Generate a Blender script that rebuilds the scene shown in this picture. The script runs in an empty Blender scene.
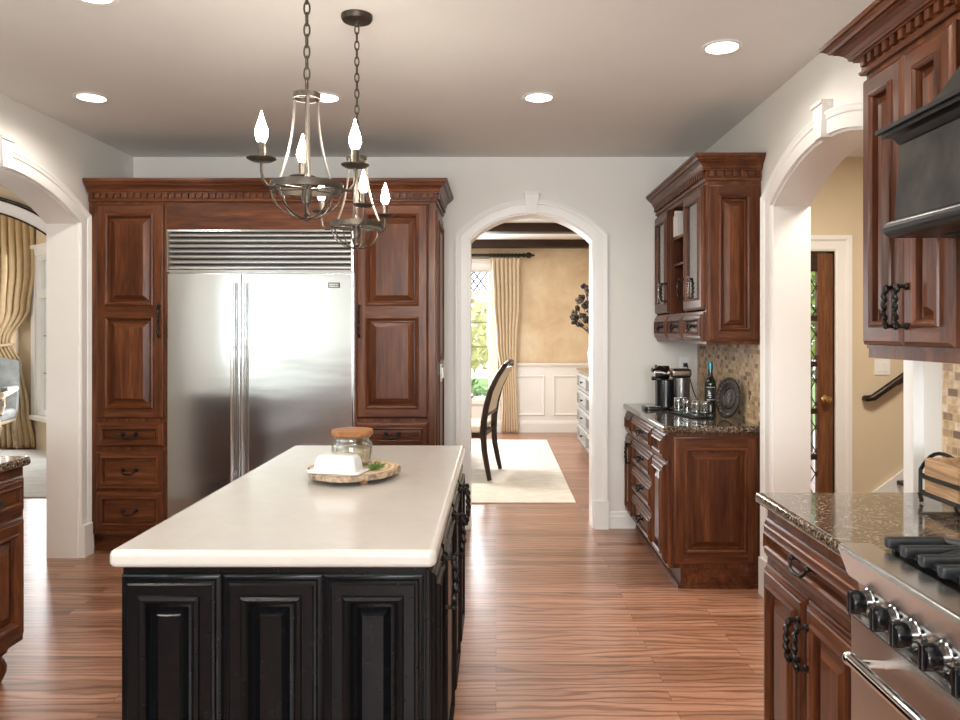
import bpy, bmesh, math, random
from mathutils import Vector, Matrix
random.seed(7)
PI = math.pi
C = bpy.context.scene.collection
S = bpy.context.scene

# ------------------------------------------------------------------ camera
F = 760.0
CAMZ = 1.456
cd = bpy.data.cameras.new('camera'); cam = bpy.data.objects.new('camera', cd); C.objects.link(cam)
cam.location = (0, 0, CAMZ); cam.rotation_euler = (PI/2, 0, 0)
cd.sensor_fit = 'HORIZONTAL'; cd.sensor_width = 36; cd.lens = F/960*36
cd.shift_x = -16/960; cd.shift_y = -29/960; cd.clip_start = .05
S.camera = cam
# ------------------------------------------------------------------ world, exposure
w = bpy.data.worlds.new('sky'); S.world = w; w.use_nodes = True
bg = w.node_tree.nodes['Background']
bg.inputs[0].default_value = (.86, .93, 1, 1); bg.inputs[1].default_value = 2.4
vs = S.view_settings
vs.view_transform = 'Standard'; vs.look = 'None'; vs.gamma = 1; vs.exposure = 0.82
try: vs.use_curve_mapping = False
except Exception: pass
try:
    S.cycles.use_denoising = True
    S.cycles.max_bounces = 8; S.cycles.diffuse_bounces = 5; S.cycles.sample_clamp_indirect = 4
    S.cycles.caustics_reflective = False; S.cycles.caustics_refractive = False
except Exception: pass

def area(name, loc, rot, sx, sy, power, col=(1, .97, .93), spread=PI):
    l = bpy.data.lights.new(name, 'AREA'); l.shape = 'RECTANGLE'; l.size = sx; l.size_y = sy
    l.energy = power; l.color = col; l.spread = spread
    o = bpy.data.objects.new(name, l); C.objects.link(o); o.location = loc; o.rotation_euler = rot
    return o
# daylight at the windows (facing in; the left lamp also spans wall between openings)
DAY = (.97, .98, 1.0)
area('daylight_rear_window', (.05, -3.16, 1.65), (PI/2, 0, 0), 2.4, 1.4, 118, (.93, .97, 1))
area('daylight_left_window', (-2.64, -.1, 1.62), (0, -PI/2, 0), 1.25, 5.0, 9, (.84, 1, .93))
area('daylight_dining_window', (-.98, 10.88, 1.45), (-PI/2, 0, 0), 1.75, 1.8, 70, DAY)
area('daylight_bay_window', (-5.42, 9.02, 1.45), (-PI/2, 0, -math.radians(41)), .75, 1.9, 22, DAY)
area('daylight_bay_centre', (-6.4, 9.4, 1.45), (-PI/2, 0, 0), .8, 1.9, 18, DAY)
area('living_fill_light', (-8.93, 5.6, 1.6), (0, -PI/2, 0), 1.8, 2.6, 45, DAY)  # added fill light; this living room wall has no window
area('hall_ceiling_lamp', (2.25, 3.9, 2.72), (0, 0, 0), .5, .5, 34, (1, .91, .79))
area('dining_fill_light', (-.6, 8.0, 2.72), (0, 0, 0), .6, .6, 50, (1, .97, .92))  # added fill light, no ceiling fixture in the dining room

# ------------------------------------------------------------------ mesh builder
class MB:
    def __init__(s): s.bm = bmesh.new(); s.mi = 0; s.M = Matrix.Identity(4)
    def m(s, i): s.mi = i; return s
    def raw(s, vs, fs, mis=None):
        v = [s.bm.verts.new(s.M @ Vector(p)) for p in vs]
        for k, f in enumerate(fs):
            try:
                fc = s.bm.faces.new([v[i] for i in f]); fc.material_index = mis[k] if mis else s.mi
            except ValueError: pass
        return s
    def box(s, x0, y0, z0, x1, y1, z1, bev=0, seg=2):
        if x0 > x1: x0, x1 = x1, x0
        if y0 > y1: y0, y1 = y1, y0
        if z0 > z1: z0, z1 = z1, z0
        if not bev:
            return s.raw([(x0,y0,z0),(x1,y0,z0),(x1,y1,z0),(x0,y1,z0),(x0,y0,z1),(x1,y0,z1),(x1,y1,z1),(x0,y1,z1)],
                  [(0,3,2,1),(4,5,6,7),(0,1,5,4),(1,2,6,5),(2,3,7,6),(3,0,4,7)])
        t = bmesh.new()
        bmesh.ops.create_cube(t, size=1, matrix=Matrix.Translation(((x0+x1)/2,(y0+y1)/2,(z0+z1)/2)) @ Matrix.Diagonal((x1-x0,y1-y0,z1-z0,1)))
        bev = min(bev, .49*min(x1-x0, y1-y0, z1-z0))
        bmesh.ops.bevel(t, geom=t.edges[:], offset=bev, segments=seg, affect='EDGES', profile=.5)
        t.verts.index_update()
        s.raw([v.co.copy() for v in t.verts], [[v.index for v in f.verts] for f in t.faces]); t.free()
        return s
    def lathe(s, prof, seg=20, c=(0,0,0), axis='Z', cap=True):
        vs, fs = [], []
        for r, z in prof:
            for k in range(seg):
                a = 2*PI*k/seg; x, y = r*math.cos(a), r*math.sin(a)
                p = (x, y, z) if axis == 'Z' else ((z, x, y) if axis == 'X' else (y, z, x))
                vs.append((p[0]+c[0], p[1]+c[1], p[2]+c[2]))
        n = len(prof)
        for i in range(n-1):
            for k in range(seg):
                k2 = (k+1) % seg
                fs.append((i*seg+k, i*seg+k2, (i+1)*seg+k2, (i+1)*seg+k))
        if cap:
            fs.append(tuple(range(seg-1, -1, -1))); fs.append(tuple((n-1)*seg+k for k in range(seg)))
        return s.raw(vs, fs)
    def tube(s, pts, r, seg=8, closed=False, flat=1.0):
        pts = [Vector(p) for p in pts]; n = len(pts)
        rr = r if isinstance(r, (list, tuple)) else [r]*n
        up = None; vs, fs = [], []
        for i in range(n):
            a = pts[i-1] if (i > 0 or closed) else pts[i]
            b = pts[(i+1) % n] if (i < n-1 or closed) else pts[i]
            d = (b-a).normalized() if (b-a).length > 1e-9 else Vector((0,0,1))
            if up is None:
                up = Vector((0,0,1)) if abs(d.z) < .9 else Vector((0,1,0))
            u = (up - d*up.dot(d))
            if u.length < 1e-6: u = d.orthogonal()
            u.normalize(); v = d.cross(u); up = u
            for k in range(seg):
                t = 2*PI*k/seg
                vs.append(pts[i] + u*rr[i]*math.cos(t)*flat + v*rr[i]*math.sin(t))
        for i in range(n if closed else n-1):
            j = (i+1) % n
            for k in range(seg):
                k2 = (k+1) % seg
                fs.append((i*seg+k, i*seg+k2, j*seg+k2, j*seg+k))
        if not closed:
            fs.append(tuple(range(seg-1,-1,-1))); fs.append(tuple((n-1)*seg+k for k in range(seg)))
        return s.raw(vs, fs)
    def sphere(s, c, r, seg=14, ring=8, sc=(1,1,1)):
        vs, fs = [], []
        for i in range(ring+1):
            th = PI*i/ring
            for k in range(seg):
                a = 2*PI*k/seg
                vs.append((c[0]+r*sc[0]*math.sin(th)*math.cos(a), c[1]+r*sc[1]*math.sin(th)*math.sin(a), c[2]+r*sc[2]*math.cos(th)))
        for i in range(ring):
            for k in range(seg):
                k2 = (k+1) % seg
                fs.append((i*seg+k, (i+1)*seg+k, (i+1)*seg+k2, i*seg+k2))
        return s.raw(vs, fs)
    def prism(s, poly, t0, t1, mp):
        """poly of (u,z) pushed from t0 to t1; mp maps (u,t,z) to a point"""
        n = len(poly)
        vs = [mp(u, t0, z) for u, z in poly] + [mp(u, t1, z) for u, z in poly]
        fs = [tuple(range(n)), tuple(range(2*n-1, n-1, -1))]
        for i in range(n):
            j = (i+1) % n; fs.append((i, i+n, j+n, j))
        return s.raw(vs, fs)
    def sweep(s, path, prof, mp, closed=False):
        """profile (outward o, protrusion v) along a 2D path; outward is the left of travel"""
        n = len(path); q = len(prof); nor = []
        for i in range(n):
            ds = []
            if i > 0 or closed:
                a, b = path[i-1], path[i]; ds.append((b[0]-a[0], b[1]-a[1]))
            if i < n-1 or closed:
                a, b = path[i], path[(i+1) % n]; ds.append((b[0]-a[0], b[1]-a[1]))
            ns = []
            for dx, dy in ds:
                L = math.hypot(dx, dy) or 1; ns.append((-dy/L, dx/L))
            if len(ns) == 1: nor.append(ns[0])
            else:
                mx, my = ns[0][0]+ns[1][0], ns[0][1]+ns[1][1]; L2 = mx*mx+my*my
                nor.append((2*mx/L2, 2*my/L2))
        vs = [mp(path[i][0]+nor[i][0]*o, v, path[i][1]+nor[i][1]*o) for i in range(n) for o, v in prof]
        fs = []
        for i in range(n if closed else n-1):
            j = (i+1) % n
            for k in range(q):
                k2 = (k+1) % q
                fs.append((i*q+k, i*q+k2, j*q+k2, j*q+k))
        if not closed:
            fs.append(tuple(range(q))); fs.append(tuple((n-1)*q+k for k in range(q-1,-1,-1)))
        return s.raw(vs, fs)
    def slab(s, x0, y0, x1, y1, z0, z1, rc=.02, bev=.012, cs=6, corners=(1,1,1,1)):
        def outline(ins):
            out = []
            for (cx, cy, a0, f) in ((x1,y1,0,corners[0]), (x0,y1,90,corners[1]), (x0,y0,180,corners[2]), (x1,y0,270,corners[3])):
                r = rc if f else .004
                sx = -1 if cx == x1 else 1; sy = -1 if cy == y1 else 1
                ox, oy = cx+sx*r, cy+sy*r; rr = max(r-ins, .0005)
                off = max(0, ins-r+.0005)
                ox += sx*off; oy += sy*off
                for k in range(cs+1):
                    a = math.radians(a0+90*k/cs); out.append((ox+rr*math.cos(a), oy+rr*math.sin(a)))
            return out
        rings = [(bev+.004, z0)]
        for k in range(5):
            a = PI/2*k/4; rings.append((bev*(1-math.sin(a)), z0+bev*(1-math.cos(a))))
        for k in range(5):
            a = PI/2*k/4; rings.append((bev*(1-math.cos(a)), z1-bev*(1-math.sin(a))))
        rings.append((bev+.004, z1))
        vs, fs = [], []; n = 4*(cs+1)
        for ins, z in rings: vs += [(x, y, z) for x, y in outline(ins)]
        for i in range(len(rings)-1):
            for k in range(n):
                k2 = (k+1) % n; fs.append((i*n+k, i*n+k2, (i+1)*n+k2, (i+1)*n+k))
        fs.append(tuple(range(n-1,-1,-1))); fs.append(tuple((len(rings)-1)*n+k for k in range(n)))
        return s.raw(vs, fs)
    def build(s, name, mats, parent=None, loc=(0,0,0), rot=(0,0,0), smooth=True, angle=35):
        me = bpy.data.meshes.new(name); s.bm.normal_update(); s.bm.to_mesh(me); s.bm.free()
        for m_ in (mats if isinstance(mats, (list, tuple)) else [mats]): me.materials.append(m_)
        if smooth:
            me.shade_smooth(); me.set_sharp_from_angle(angle=math.radians(angle))
        o = bpy.data.objects.new(name, me); C.objects.link(o)
        if smooth: wn = o.modifiers.new('weighted_normal', 'WEIGHTED_NORMAL'); wn.keep_sharp = True; wn.weight = 100
        o.location = loc; o.rotation_euler = rot
        if parent is not None: o.parent = parent
        return o

def thing(name, label, cat, loc=(0,0,0), rz=0, group=None):
    o = bpy.data.objects.new(name, None); C.objects.link(o); o.empty_display_size = .1
    o.location = loc; o.rotation_euler = (0, 0, rz); return tag(o, label, cat, group)
def tag(o, label, cat, group=None):
    o['label'] = label; o['category'] = cat
    if group: o['group'] = group
    return o
def struct(o): o['kind'] = 'structure'; return o
def dup(root, loc, label, rz=None):
    def cp(o, par):
        c = o.copy(); C.objects.link(c)
        if par is not None: c.parent = par
        for ch in list(kids.get(o.name, [])): cp(ch, c)
        return c
    kids = {}
    for o in bpy.data.objects:
        if o.parent: kids.setdefault(o.parent.name, []).append(o)
    r = cp(root, None); r.location = loc; r['label'] = label
    if rz is not None: r.rotation_euler = (0, 0, rz)
    return r

# ------------------------------------------------------------------ materials
def mat(name):
    m_ = bpy.data.materials.new(name); m_.use_nodes = True
    nt = m_.node_tree; return m_, nt, nt.nodes['Principled BSDF']
def node(nt, t, **kw):
    n = nt.nodes.new(t)
    for k, v in kw.items(): setattr(n, k, v)
    return n
def coords(nt, scale=(1,1,1), rot=(0,0,0), kind='Object', rnd=True):
    tc = node(nt, 'ShaderNodeTexCoord'); mp = node(nt, 'ShaderNodeMapping')
    mp.inputs['Scale'].default_value = scale; mp.inputs['Rotation'].default_value = rot
    nt.links.new(tc.outputs[kind], mp.inputs['Vector'])
    if rnd:
        oi = node(nt, 'ShaderNodeObjectInfo'); ml = node(nt, 'ShaderNodeMath', operation='MULTIPLY'); ml.inputs[1].default_value = 37
        nt.links.new(oi.outputs['Random'], ml.inputs[0]); nt.links.new(ml.outputs[0], mp.inputs['Location'])
    return mp.outputs['Vector']
def ramp(nt, fac, stops):
    r = node(nt, 'ShaderNodeValToRGB'); e = r.color_ramp.elements
    while len(e) < len(stops): e.new(.5)
    for k, (p, c) in enumerate(stops): e[k].position = p; e[k].color = (*c, 1)
    nt.links.new(fac, r.inputs[0]); return r.outputs[0]
def noise(nt, vec, scale, detail=4, rough=.55, dist=0):
    n = node(nt, 'ShaderNodeTexNoise'); n.inputs['Scale'].default_value = scale; n.inputs['Detail'].default_value = detail
    n.inputs['Roughness'].default_value = rough; n.inputs['Distortion'].default_value = dist
    nt.links.new(vec, n.inputs['Vector']); return n.outputs[0]
def mixc(nt, fac, a, b, mode='MIX'):
    n = node(nt, 'ShaderNodeMix', data_type='RGBA', blend_type=mode)
    for s_, v in ((0, fac), (6, a), (7, b)):
        if hasattr(v, 'is_linked') or isinstance(v, bpy.types.NodeSocket): nt.links.new(v, n.inputs[s_])
        else: n.inputs[s_].default_value = v if s_ == 0 else (*v, 1)
    return n.outputs[2]
def bump(nt, b, h, strength=.1, dist=.01):
    n = node(nt, 'ShaderNodeBump'); n.inputs['Strength'].default_value = strength; n.inputs['Distance'].default_value = dist
    nt.links.new(h, n.inputs['Height']); nt.links.new(n.outputs[0], b.inputs['Normal'])
def plain(name, col, rough=.5, metal=0, var=.06, nscale=8, coat=0, spec=.5, bmp=0):
    m_, nt, b = mat(name)
    v = coords(nt); f = noise(nt, v, nscale)
    c = ramp(nt, f, [(.3, tuple(x*(1-var) for x in col)), (.7, tuple(min(1, x*(1+var)) for x in col))])
    nt.links.new(c, b.inputs['Base Color'])
    b.inputs['Roughness'].default_value = rough; b.inputs['Metallic'].default_value = metal
    b.inputs['Coat Weight'].default_value = coat; b.inputs['Specular IOR Level'].default_value = spec
    if bmp: bump(nt, b, noise(nt, v, nscale*20), bmp, .004)
    return m_
def emis(name, col, strength):
    m_, nt, b = mat(name); b.inputs['Base Color'].default_value = (*col, 1)
    b.inputs['Emission Color'].default_value = (*col, 1); b.inputs['Emission Strength'].default_value = strength
    return m_
def woodmat(name, axis, dark, mid, light, rough=.34, coat=.08, fine=1.0):
    m_, nt, b = mat(name)
    sc = {'Z': (9, 9, .7), 'X': (.7, 9, 9), 'Y': (9, .7, 9)}[axis]
    v = coords(nt, sc); f = noise(nt, v, 1.3, 5, .62, 1.2)
    sc2 = tuple(x*8*fine for x in sc); v2 = coords(nt, sc2); f2 = noise(nt, v2, 1.2, 3, .6)
    c = ramp(nt, f, [(.28, dark), (.5, mid), (.74, light)])
    g = ramp(nt, f2, [(.35, (.62, .62, .62)), (.6, (1, 1, 1))])
    oi = node(nt, 'ShaderNodeObjectInfo'); rr = ramp(nt, oi.outputs['Random'], [(0, (.88, .86, .85)), (1, (1.0, 1.0, 1.0))])
    c2 = mixc(nt, 1.0, mixc(nt, 1.0, c, g, 'MULTIPLY'), rr, 'MULTIPLY')
    nt.links.new(c2, b.inputs['Base Color'])
    b.inputs['Roughness'].default_value = rough; b.inputs['Coat Weight'].default_value = coat; b.inputs['Coat Roughness'].default_value = .18
    b.inputs['Specular IOR Level'].default_value = .26
    bump(nt, b, f2, .05, .003)
    return m_
CH = ((.046, .0128, .0050), (.120, .0360, .0130), (.225, .0790, .0290))
cherV = woodmat('cherry_vertical_grain', 'Z', *CH); cherH = woodmat('cherry_horizontal_grain', 'X', *CH); cherY = woodmat('cherry_depth_grain', 'Y', *CH)
sheenm = plain('window_sheen_front', (.36,.35,.335), .3, .5, .12, 12)  # window reflection on the dark drawer fronts, put into the colour
CHERRY = [cherV, cherH]
dkwood = woodmat('dark_walnut', 'Z', (.016,.008,.006), (.030,.015,.010), (.05,.026,.016))
beamwood = woodmat('dark_beam_wood', 'X', (.02,.009,.005), (.045,.02,.011), (.075,.035,.02), .5, 0)
doorwood = woodmat('door_wood', 'Z', (.13,.05,.02), (.20,.08,.034), (.28,.12,.055), .4)
ltwood = woodmat('light_board_wood', 'Y', (.36,.20,.10), (.50,.30,.16), (.62,.40,.23), .5, 0)
acacia = woodmat('acacia_wood', 'X', (.20,.075,.025), (.40,.17,.065), (.55,.27,.11), .45, 0)
def blackpaint():
    m_, nt, b = mat('black_island_paint')
    v = coords(nt); f = noise(nt, v, 60, 3)
    nt.links.new(ramp(nt, f, [(.3, (.0025,.0027,.0032)), (.75, (.006,.0062,.007))]), b.inputs['Base Color'])
    b.inputs['Roughness'].default_value = .24; b.inputs['Specular IOR Level'].default_value = .2
    return m_
BLACKP = blackpaint()
def paint(name, col, rough=.6, var=.015):
    return plain(name, col, rough, 0, var, 3, bmp=.02)
wallp = paint('warm_white_wall_paint', (.74, .715, .67)); ceilp = paint('ceiling_paint', (.745, .74, .715), .8)
trimp = paint('white_trim_paint', (.82, .80, .77), .35); tanp = paint('tan_wall_paint', (.65, .54, .38), .7, .03)
whitep = paint('bright_white_paint', (.84, .83, .81), .45)
def faux():
    m_, nt, b = mat('gold_faux_plaster')
    v = coords(nt); f = noise(nt, v, 2.2, 8, .62, .4)
    nt.links.new(ramp(nt, f, [(.3, (.60,.44,.27)), (.5, (.71,.56,.38)), (.7, (.80,.68,.51))]), b.inputs['Base Color'])
    b.inputs['Roughness'].default_value = .75; return m_
fauxp = faux()
def floormat():
    m_, nt, b = mat('oak_plank_floor')
    v = coords(nt, rnd=False)
    br = node(nt, 'ShaderNodeTexBrick'); nt.links.new(v, br.inputs['Vector'])
    br.offset = .37; br.offset_frequency = 2; br.squash = 1
    br.inputs['Color1'].default_value = (0,0,0,1); br.inputs['Color2'].default_value = (1,1,1,1); br.inputs['Mortar'].default_value = (.4,.4,.4,1)
    br.inputs['Scale'].default_value = 1; br.inputs['Mortar Size'].default_value = .0012; br.inputs['Brick Width'].default_value = 1.1; br.inputs['Row Height'].default_value = .083
    br.inputs['Mortar Smooth'].default_value = .2; br.inputs['Bias'].default_value = 0
    base = ramp(nt, br.outputs['Color'], [(0, (.245,.112,.065)), (.4, (.34,.168,.102)), (.75, (.42,.215,.137)), (1, (.28,.130,.077))])
    # offset grain per plank
    cmb = node(nt, 'ShaderNodeVectorMath', operation='MULTIPLY_ADD')
    nt.links.new(br.outputs['Color'], cmb.inputs[0]); cmb.inputs[1].default_value = (9, 0, 13); 
    mp = node(nt, 'ShaderNodeMapping'); mp.inputs['Scale'].default_value = (3.2, 17, 1); nt.links.new(v, mp.inputs['Vector'])
    nt.links.new(mp.outputs[0], cmb.inputs[2])
    wv = node(nt, 'ShaderNodeTexWave', wave_type='BANDS', bands_direction='Y'); nt.links.new(cmb.outputs[0], wv.inputs['Vector'])
    wv.inputs['Scale'].default_value = .42; wv.inputs['Distortion'].default_value = 17; wv.inputs['Detail'].default_value = 3; wv.inputs['Detail Scale'].default_value = .62; wv.inputs['Detail Roughness'].default_value = .55
    g = ramp(nt, wv.outputs[1], [(.0, (.56,.49,.44)), (.16, (.78,.73,.69)), (.40, (1,1,1)), (1, (1.08,1.07,1.06))])
    mp2 = node(nt, 'ShaderNodeMapping'); mp2.inputs['Scale'].default_value = (6, 130, 1); nt.links.new(v, mp2.inputs['Vector'])
    f2 = noise(nt, mp2.outputs[0], 1, 3)
    g2 = ramp(nt, f2, [(.3, (.76,.73,.70)), (.6, (1.05,1.05,1.05))])
    c = mixc(nt, 1.0, mixc(nt, 1.0, base, g, 'MULTIPLY'), g2, 'MULTIPLY')
    c = mixc(nt, br.outputs['Fac'], c, (.10,.045,.022))
    nt.links.new(c, b.inputs['Base Color'])
    b.inputs['Roughness'].default_value = .34; b.inputs['Coat Weight'].default_value = .3; b.inputs['Coat Roughness'].default_value = .2
    bump(nt, b, mixc(nt, .5, g, g2), .05, .003)
    return m_
floorm = floormat()
def granite():
    m_, nt, b = mat('brown_granite')
    v = coords(nt)
    f1 = noise(nt, v, 105, 5, .75); f2 = noise(nt, v, 30, 4, .6, 1.0)
    vo = node(nt, 'ShaderNodeTexVoronoi'); vo.inputs['Scale'].default_value = 210; nt.links.new(v, vo.inputs['Vector'])
    c1 = ramp(nt, f1, [(.40, (.010,.009,.008)), (.49, (.11,.07,.045)), (.58, (.31,.24,.175)), (.70, (.64,.58,.49))])
    c2 = ramp(nt, f2, [(.42, (.20,.17,.15)), (.60, (1,1,1))])
    c3 = ramp(nt, vo.outputs['Distance'], [(.0, (.55,.55,.55)), (.3, (1,1,1))])
    nt.links.new(mixc(nt, .8, mixc(nt, .75, c1, c2, 'MULTIPLY'), c3, 'MULTIPLY'), b.inputs['Base Color'])
    b.inputs['Roughness'].default_value = .1; b.inputs['Coat Weight'].default_value = .3; return m_
granitem = granite()
def quartz():
    m_, nt, b = mat('cream_quartz')
    v = coords(nt); f = noise(nt, v, 9, 6, .6, 1.2)
    nt.links.new(ramp(nt, f, [(.3, (.50,.468,.425)), (.7, (.53,.497,.455))]), b.inputs['Base Color'])
    b.inputs['Roughness'].default_value = .16; return m_
quartzm = quartz()
def mosaic(axis_rot):
    m_, nt, b = mat('travertine_mosaic')
    v = coords(nt, rot=axis_rot, rnd=False)
    br = node(nt, 'ShaderNodeTexBrick'); nt.links.new(v, br.inputs['Vector']); br.offset = .5; br.squash = .55; br.squash_frequency = 3
    br.inputs['Color1'].default_value = (0,0,0,1); br.inputs['Color2'].default_value = (1,1,1,1)
    br.inputs['Scale'].default_value = 1; br.inputs['Mortar Size'].default_value = .0015; br.inputs['Brick Width'].default_value = .055; br.inputs['Row Height'].default_value = .027
    c = ramp(nt, br.outputs['Color'], [(0, (.16,.095,.05)), (.18, (.42,.26,.13)), (.4, (.62,.43,.24)), (.65, (.76,.56,.35)), (.85, (.52,.33,.16)), (1, (.80,.68,.50))])
    f = noise(nt, v, 60, 4); g = ramp(nt, f, [(.3, (.72,.70,.68)), (.65, (1.05,1.05,1.05))])
    c = mixc(nt, 1.0, c, g, 'MULTIPLY'); c = mixc(nt, br.outputs['Fac'], c, (.52,.40,.27))
    nt.links.new(c, b.inputs['Base Color']); b.inputs['Roughness'].default_value = .45
    inv = node(nt, 'ShaderNodeMath', operation='SUBTRACT'); inv.inputs[0].default_value = 1; nt.links.new(br.outputs['Fac'], inv.inputs[1])
    bump(nt, b, inv.outputs[0], .5, .003); return m_
tilem = mosaic((0, PI/2, PI/2))
def steel(name, col=(.62,.62,.61), rough=.2, wavy=0.0, aniso=0):
    m_, nt, b = mat(name)
    b.inputs['Base Color'].default_value = (*col, 1); b.inputs['Metallic'].default_value = 1
    v = coords(nt, (2, 2, 160)); f = noise(nt, v, 1, 2)
    r = node(nt, 'ShaderNodeMapRange'); r.inputs[3].default_value = rough*.96; r.inputs[4].default_value = rough*1.05
    nt.links.new(f, r.inputs[0]); nt.links.new(r.outputs[0], b.inputs['Roughness'])
    if aniso:
        b.inputs['Anisotropic'].default_value = aniso; tg = node(nt, 'ShaderNodeTangent'); tg.direction_type = 'RADIAL'; tg.axis = 'Z'; nt.links.new(tg.outputs[0], b.inputs['Tangent']); b.inputs['Anisotropic Rotation'].default_value = .0
    if wavy:
        v2 = coords(nt, (.5, 1, 2.6)); bump(nt, b, noise(nt, v2, 2.2, 2, .4), wavy, .02)
    return m_
steelm = steel('brushed_steel', rough=.26); fridgem = steel('refrigerator_steel', (.64,.66,.65), .15, .10, .45); chromem = steel('polished_chrome', (.8,.8,.8), .07)
ironm = plain('aged_black_iron', (.018,.015,.013), .42, .6, .3, 60)
bronzem = plain('antique_pewter', (.075,.062,.05), .42, .8, .2, 40)
blackm = plain('black_plastic', (.006,.006,.007), .22, 0, .1); castm = plain('cast_iron', (.022,.024,.027), .5, .2, .2, 80)
hoodm = plain('distressed_black_hood_paint', (.022,.020,.017), .5, 0, .7, 9, spec=.18)
hoodblack = plain('satin_black_hood_trim', (.008,.008,.008), .3, 0, .2, spec=.3)
goldm = plain('polished_brass', (.75,.50,.20), .2, 1, .05)
porcelain = plain('white_porcelain', (.68,.67,.655), .15, 0, .01, coat=.4)
cream = plain('cream_upholstery', (.66,.57,.44), .85, 0, .05, 30, bmp=.1)
bluegrey = plain('blue_grey_velvet', (.17,.175,.165), .75, 0, .22, 9, bmp=.15)
carvedm = plain('washed_carved_wood', (.36,.27,.18), .55, 0, .35, 30)
goldcloth = plain('gold_drapery_cloth', (.50,.37,.21), .75, 0, .06, 14); creamcloth = plain('beige_drapery_cloth', (.57,.45,.31), .75, 0, .06, 14); lining = plain('pale_curtain_lining', (.72,.65,.54), .8, 0, .04)
plastic = plain('white_plastic', (.8,.79,.76), .3, 0, .01)
leadm = plain('lead_came', (.03,.03,.03), .5, .4, .1)
leafm = plain('green_leaf', (.20,.30,.05), .6, 0, .45, 3); leafy = plain('yellow_green_leaf', (.50,.48,.16), .6, 0, .4, 3); leafd = plain('bright_green_leaf', (.09,.22,.03), .5, 0, .4, 3)
barkm = plain('tree_bark', (.12,.09,.06), .8, 0, .3); lawnm = plain('lawn', (.16,.24,.06), .9, 0, .3, 4); pavem = plain('pale_driveway', (.7,.68,.64), .8, 0, .05)
darkfl = plain('dark_dried_flower', (.035,.028,.024), .55, .1, .5, 20); darkfl2 = plain('dusty_brown_flower', (.16,.12,.085), .6, 0, .4, 20); vasem = plain('smoky_blue_glass_vase', (.05,.075,.10), .15, .2, .2)
slicem = None
def rugmat(name, a, c, sc=5):
    m_, nt, b = mat(name); v = coords(nt, (1.0, 2.2, 1)); f = noise(nt, v, sc, 8, .65, .5)
    nt.links.new(ramp(nt, f, [(.35, a), (.65, c)]), b.inputs['Base Color']); b.inputs['Roughness'].default_value = .95
    bump(nt, b, noise(nt, v, 150), .3, .004); return m_
rugd = rugmat('cream_rug', (.60,.54,.46), (.72,.67,.59)); rugl = rugmat('pale_grey_rug', (.55,.55,.52), (.70,.69,.65))
def thinglass(name, tint=(.95,.97,.97), gl=.08):
    m_, nt, b = mat(name); nt.nodes.remove(b); out = nt.nodes['Material Output']
    t = node(nt, 'ShaderNodeBsdfTransparent'); t.inputs[0].default_value = (*tint, 1)
    g = node(nt, 'ShaderNodeBsdfGlossy'); g.inputs['Roughness'].default_value = .03
    lw = node(nt, 'ShaderNodeLayerWeight'); lw.inputs[0].default_value = .25
    mr = node(nt, 'ShaderNodeMapRange'); mr.inputs[3].default_value = gl; mr.inputs[4].default_value = .75; nt.links.new(lw.outputs['Facing'], mr.inputs[0])
    mx = node(nt, 'ShaderNodeMixShader'); nt.links.new(mr.outputs[0], mx.inputs[0]); nt.links.new(t.outputs[0], mx.inputs[1]); nt.links.new(g.outputs[0], mx.inputs[2])
    nt.links.new(mx.outputs[0], out.inputs[0]); return m_
glassm = thinglass('clear_glass'); cabglass = thinglass('cabinet_glass', (.78,.78,.75), .25)
bulbm = emis('lit_bulb', (1, .91, .78), 130); canm = emis('lit_downlight', (1, .96, .9), 9)
labelm = plain('black_label', (.02,.02,.02), .5); labelw = plain('white_label_print', (.75,.73,.7), .5); foilm = plain('teal_foil', (.05,.25,.30), .3, .5); bottlem = plain('dark_bottle_glass', (.010,.014,.010), .06, 0, .2, coat=.5)

# ------------------------------------------------------------------ setting
YB, XR, XL, ZC = 5.617, 1.50, -2.68, 2.742
mb_ = lambda u, v, z: (u, YB-v, z)          # kitchen back wall, v towards the room
ml_ = lambda u, v, z: (XL+v, u, z)
mr_ = lambda u, v, z: (XR-v, u, z)
def arc(uc, half, s, rise, n=24):
    R = (half*half+rise*rise)/(2*rise); cz = s+rise-R; a = math.asin(min(1, half/R))
    return [(uc+R*math.sin(-a+2*a*k/n), cz+R*math.cos(-a+2*a*k/n)) for k in range(n+1)]
def wall(name, u0, u1, z1, th, mp, m_, arches=(), rects=(), z0=0):
    b = MB(); cols = []; edges = set([u0, u1]); spans = []
    for a in arches:
        pts = arc(*a); spans.append((pts[0][0], pts[-1][0], pts, 0)); edges |= {p[0] for p in pts}
    for (a, c, lo, hi) in rects:
        spans.append((a, c, [(a, hi), (c, hi)], lo)); edges |= {a, c}
    ed = sorted(edges)
    for a, c in zip(ed, ed[1:]):
        if c-a < 1e-6: continue
        mid = (a+c)/2; hit = None
        for sp in spans:
            if sp[0] < mid < sp[1]: hit = sp
        if hit is None: b.prism([(a, z0), (c, z0), (c, z1), (a, z1)], 0, -th, mp)
        else:
            pts = hit[2]
            def zt(u):
                for p, q in zip(pts, pts[1:]):
                    if p[0]-1e-6 <= u <= q[0]+1e-6: return p[1]+(q[1]-p[1])*(u-p[0])/max(1e-9, q[0]-p[0])
            b.prism([(a, zt(a)), (c, zt(c)), (c, z1), (a, z1)], 0, -th, mp)
            if hit[3] > z0: b.prism([(a, z0), (c, z0), (c, hit[3]), (a, hit[3])], 0, -th, mp)
    return struct(b.build(name, m_, smooth=False))
def sbox(name, x0, y0, z0, x1, y1, z1, m_, bev=0): return struct(MB().box(x0,y0,z0,x1,y1,z1,bev).build(name, m_, smooth=False))

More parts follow.
